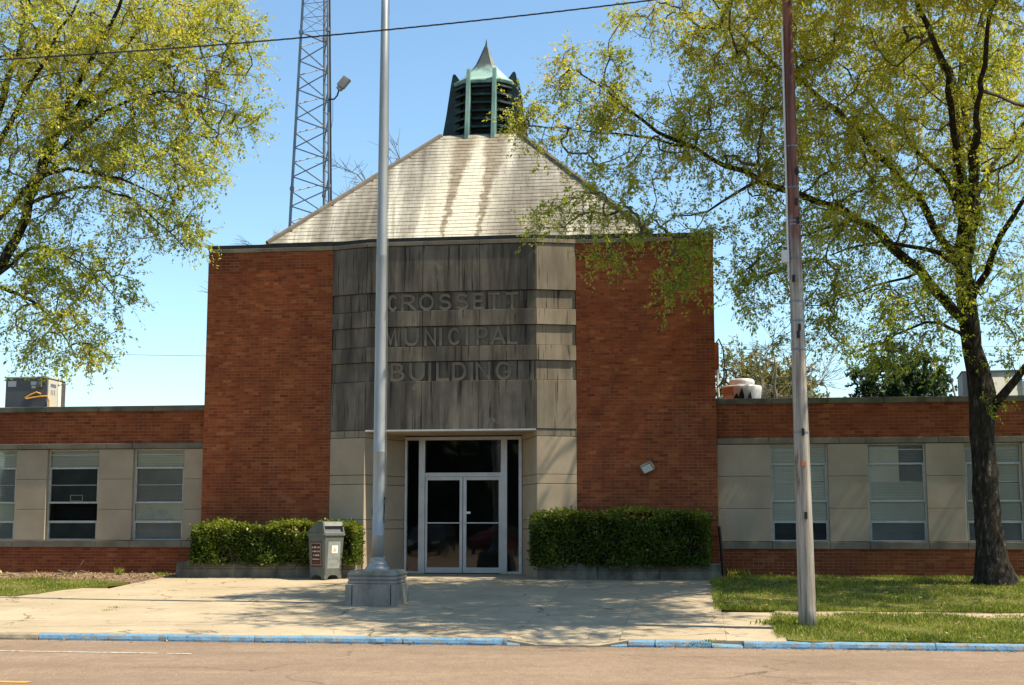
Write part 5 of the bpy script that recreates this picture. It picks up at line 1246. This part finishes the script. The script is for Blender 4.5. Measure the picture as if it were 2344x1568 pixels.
for k in range(5): face_x(-.12 + .05*k, -.085 + .05*k, .40 + .02*(k % 2), .46, .009, M['unit_grey'], 'embossed_mark', .002)
for k in range(4): face_x(-.10 + .055*k, -.08 + .055*k, .28, .34, .009, M['unit_grey'], 'embossed_mark', .002)

# ================================================================== GRASS, LITTER, SMALL PLANTS
def inpoly(P, poly):
    x, y = P[:, 0], P[:, 1]; c = np.zeros(len(P), bool); n = len(poly); j = n - 1
    for i in range(n):
        xi, yi = poly[i]; xj, yj = poly[j]
        m_ = ((yi > y) != (yj > y)) & (x < (xj - xi) * (y - yi) / (yj - yi + 1e-12) + xi); c ^= m_; j = i
    return c
def grass(name, poly, n, box, label, h=(.03, .075), clear=None):
    u0, u1, d0, d1 = box; P = np.stack([rng.uniform(u0, u1, n), rng.uniform(d0, d1, n)], 1)
    P = P[inpoly(P, poly)]; n = len(P)
    den = np.sin(P[:, 0] * 1.9 + 1) * np.sin(P[:, 1] * 2.3) + np.sin(P[:, 0] * 5.1 + P[:, 1] * 3.3) * .6
    k = rng.uniform(-1.9, 1.2, n) < den; P = P[k]; den = den[k]; n = len(P)
    Z_ = np.where(P[:, 1] < 0, KH + (.52 - KH) * (P[:, 1] - DK) / (-DK), .52) + .012
    C = np.stack([P[:, 0] * ca + P[:, 1] * sa, Y0 - P[:, 0] * sa + P[:, 1] * ca, Z_], 1)
    D = unit(n) * .55; D[:, 2] = np.abs(D[:, 2]) + .55; D /= np.linalg.norm(D, axis=1, keepdims=True)
    L = rng.uniform(*h, n) * (1 + .35 * np.clip(den, -1, 1)); tn = rng.normal(.45, .2, n) - .12 * den + (rng.random(n) < .05) * .5
    return tag(quads(name, C, D, perp(D), L, np.full(n, .011), tn, M['grassm']), label, kind='stuff')
grass('lawn_grass', LAWN_R, 70000, (4.2, 14, -6.5, .2), 'short patchy grass of the lawn before the right wing')
grass('verge_grass', VERGE, 42000, (5.0, 13, DK + .1, -7.2), 'grass of the verge beside the blue kerb', (.035, .085))
grass('left_grass', LAWN_L, 26000, (-15, -7.5, -5.2, -1.55), 'grass of the small left lawn')
grass('walk_edge_grass', [(5.0, -7.34), (14, -7.34), (14, -7.16), (5.0, -7.16)], 5000, (5.0, 14, -7.34, -7.1), 'grass creeping over the edge of the walk', (.04, .09))
for k_, (pl_, n_, bx_) in enumerate((([(4.14, -6.5), (4.32, -6.5), (4.32, -.1), (4.14, -.1)], 3500, (4.1, 4.35, -6.5, -.1)), ([(4.2, -6.60), (14, -6.60), (14, -6.42), (4.2, -6.42)], 9000, (4.2, 14, -6.6, -6.4)),
                               ([(4.90, -10.1), (5.1, -10.1), (5.16, -7.25), (4.98, -7.25)], 2500, (4.9, 5.2, -10.1, -7.2)), ([(5, -10.19), (14, -10.19), (14, -10.08), (5, -10.08)], 5000, (5, 14, -10.2, -10.05)))):
    grass('edge_grass', pl_, n_, bx_, ('ragged grass over the left edge of the right lawn', 'ragged grass over the walk side edge of the right lawn', 'ragged grass over the left end of the verge', 'ragged grass along the back of the blue kerb')[k_], (.04, .10))
def scatter(name, n, box, mat, L, W_, label, dz=.012, poly=None):
    u0, u1, d0, d1 = box; P = np.stack([rng.uniform(u0, u1, n), rng.uniform(d0, d1, n)], 1)
    if poly: P = P[inpoly(P, poly)]
    n = len(P); Z_ = np.where(P[:, 1] < DK, 0.004, np.where(P[:, 1] < 0, KH + (.52 - KH) * (P[:, 1] - DK) / (-DK), .52)) + dz
    C = np.stack([P[:, 0] * ca + P[:, 1] * sa, Y0 - P[:, 0] * sa + P[:, 1] * ca, Z_], 1)
    D = unit(n); D[:, 2] *= .25; D /= np.linalg.norm(D, axis=1, keepdims=True); S = np.cross(D, [0, 0, 1.]); S /= np.linalg.norm(S, axis=1, keepdims=True); S[:, 2] += rng.normal(0, .2, n)
    l = rng.uniform(*L, n)
    return tag(quads(name, C, D, S, l, l * W_, rng.uniform(0, 1, n), mat), label, kind='stuff')
scatter('soil_litter', 5000, (-15, -6.9, -2.2, .2), M['litter'], (.03, .10), .5, 'dry leaves and twigs on the bare soil', .02, SOIL_L)
scatter('lawn_litter', 900, (4.3, 14, -6.4, .1), M['litter'], (.04, .08), .6, 'dry leaves lying in the right lawn', .05, LAWN_R)
scatter('verge_litter', 500, (5.1, 13, -10.1, -7.3), M['litter'], (.03, .08), .6, 'dry leaves lying in the verge', .05, VERGE)
scatter('left_lawn_litter', 500, (-15, -7.6, -5.1, -1.6), M['litter'], (.03, .08), .6, 'dry leaves lying in the left lawn', .045, LAWN_L)
scatter('plaza_litter', 260, (-9, 4.2, -10.1, -.7), M['litter'], (.02, .06), .5, 'few dry leaves scattered over the plaza', .008)
scatter('gutter_litter', 420, (-8, 12, DK - .22, DK - .02), M['litter'], (.02, .06), .5, 'leaf litter in the gutter along the kerb', .004)
# weeds in the joints
def tuft(name, p, n, h, mat, label, cat='weed', group=None, spread=.05, W_=.012):
    C = np.array(p) + np.stack([rng.normal(0, spread, n), rng.normal(0, spread * .6, n), np.zeros(n)], 1)
    D = unit(n) * .6; D[:, 2] = np.abs(D[:, 2]) + .5; D /= np.linalg.norm(D, axis=1, keepdims=True)
    o = quads(name, C, D, perp(D), rng.uniform(.5, 1, n) * h, np.full(n, W_), rng.normal(.5, .2, n), mat, org=tuple(p)); o.location = p
    return tag(o, label, cat, group)
for px, py, h, lb in ((264, 1392, .05, 'long low weed tuft in the slab joint near the left end of the blue kerb'), (245, 1398, .04, 'tiny weed beside the left end of the blue kerb'), (400, 1352, .02, 'speck of weed in the middle of the left plaza'), (1630, 1470, .07, 'weeds sprouting by the broken blue kerb right of the ramp'), (1600, 1474, .05, 'small weed in the gutter by the broken kerb')):
    r = ray(px, py); lo, hi_ = 5, 60
    for _ in range(50):
        t = (lo + hi_) / 2; q = Vector((r.x*t, r.y*t, ZC + r.z*t)); 
        if q.z > gz(w2l(q)[1]): lo = t
        else: hi_ = t
    tuft('weed', tuple(q), 30, h, M['grassm'], lb, spread=.06)
tuft('weed', tuple(gpt(5.22, -8.3)), 1500, .13, M['grassm'], 'bushy clump of weeds at the corner of the verge, left of the utility pole', 'weed', None, .17, .02)
tuft('weed', tuple(gpt(-8.55, -.35)), 40, .22, M['grassm'], 'upright green weed against the left wing base', spread=.03, W_=.03)
tuft('weed', tuple(gpt(-7.5, -.5)), 60, .12, M['grassm'], 'low weeds at the corner of the left planter', spread=.12, W_=.02)
tuft('weed', tuple(gpt(4.75, .1)), 70, .22, M['grassm'], 'weeds at the foot of the leaning black post', spread=.12, W_=.03)
for k, (px, lb) in enumerate(((1677, 'dandelion nearest the leaning black post'), (1684, 'second dandelion beside the leaning black post'), (1764, 'lone dandelion midway between black post and utility pole'), (1814, 'dandelion left of the utility pole, the farther one'), (1834, 'dandelion hard left of the utility pole'))):
    p = gpt(fac(px, 1316, -.05)[0], -.05); t = empty('dandelion', p, 0, lb, 'flower', 'dandelions along the right wing')
    MB().tube([(0, 0, 0), (.005, 0, .08)], .004, 5).build('stalk', M['grassm'], t)
    s = MB()
    for j in range(12):
        a = j * .5236; s.add([(.005, 0, .082), (.005 + .028*math.cos(a), .028*math.sin(a), .095), (.005 + .028*math.cos(a + .5), .028*math.sin(a + .5), .095)], [(0,1,2)])
    s.lathe([(.022, .085), (.024, .094), (.01, .10)], 10, (.005, 0)); s.build('flower_head', M['petal'], t)
# fallen branches
def twig(p, pts, r, label, name='fallen_branch', mat=None):
    o = Vector(p); s = MB()
    for q in pts: s.tube([o + Vector(v) for v in q], [r, r * .8] + [r * .5] * (len(q) - 2), 5)
    tag(s.build(name, mat or M['bare'], org=o), label, 'branch')
twig(gpt(-9.6, -.7, .02), [[(-.2, 0, .02), (.15, .05, .06), (.3, 0, .22), (.36, .02, .33)], [(.1, .03, .05), (.35, -.1, .10), (.6, -.05, .03)], [(.0, 0, .05), (-.15, -.1, .12)]], .014, 'broken dead branch lying on the soil before the left wing')
twig(gpt(7.5, -3.2, .05), [[(-.5, .35, .02), (-.15, .0, .03), (.4, -.12, .03), (.8, -.2, .02)], [(-.15, 0, .03), (.1, -.22, .05)]], .008, 'pale thin twig lying on the right lawn')
twig(gpt(-12.2, -1.3, .03), [[(-1.2, 0, .02), (.2, .1, .03), (1.0, .0, .02), (1.6, .12, .02)]], .012, 'long dark stick lying on the soil at the far left', mat=M['twig'])
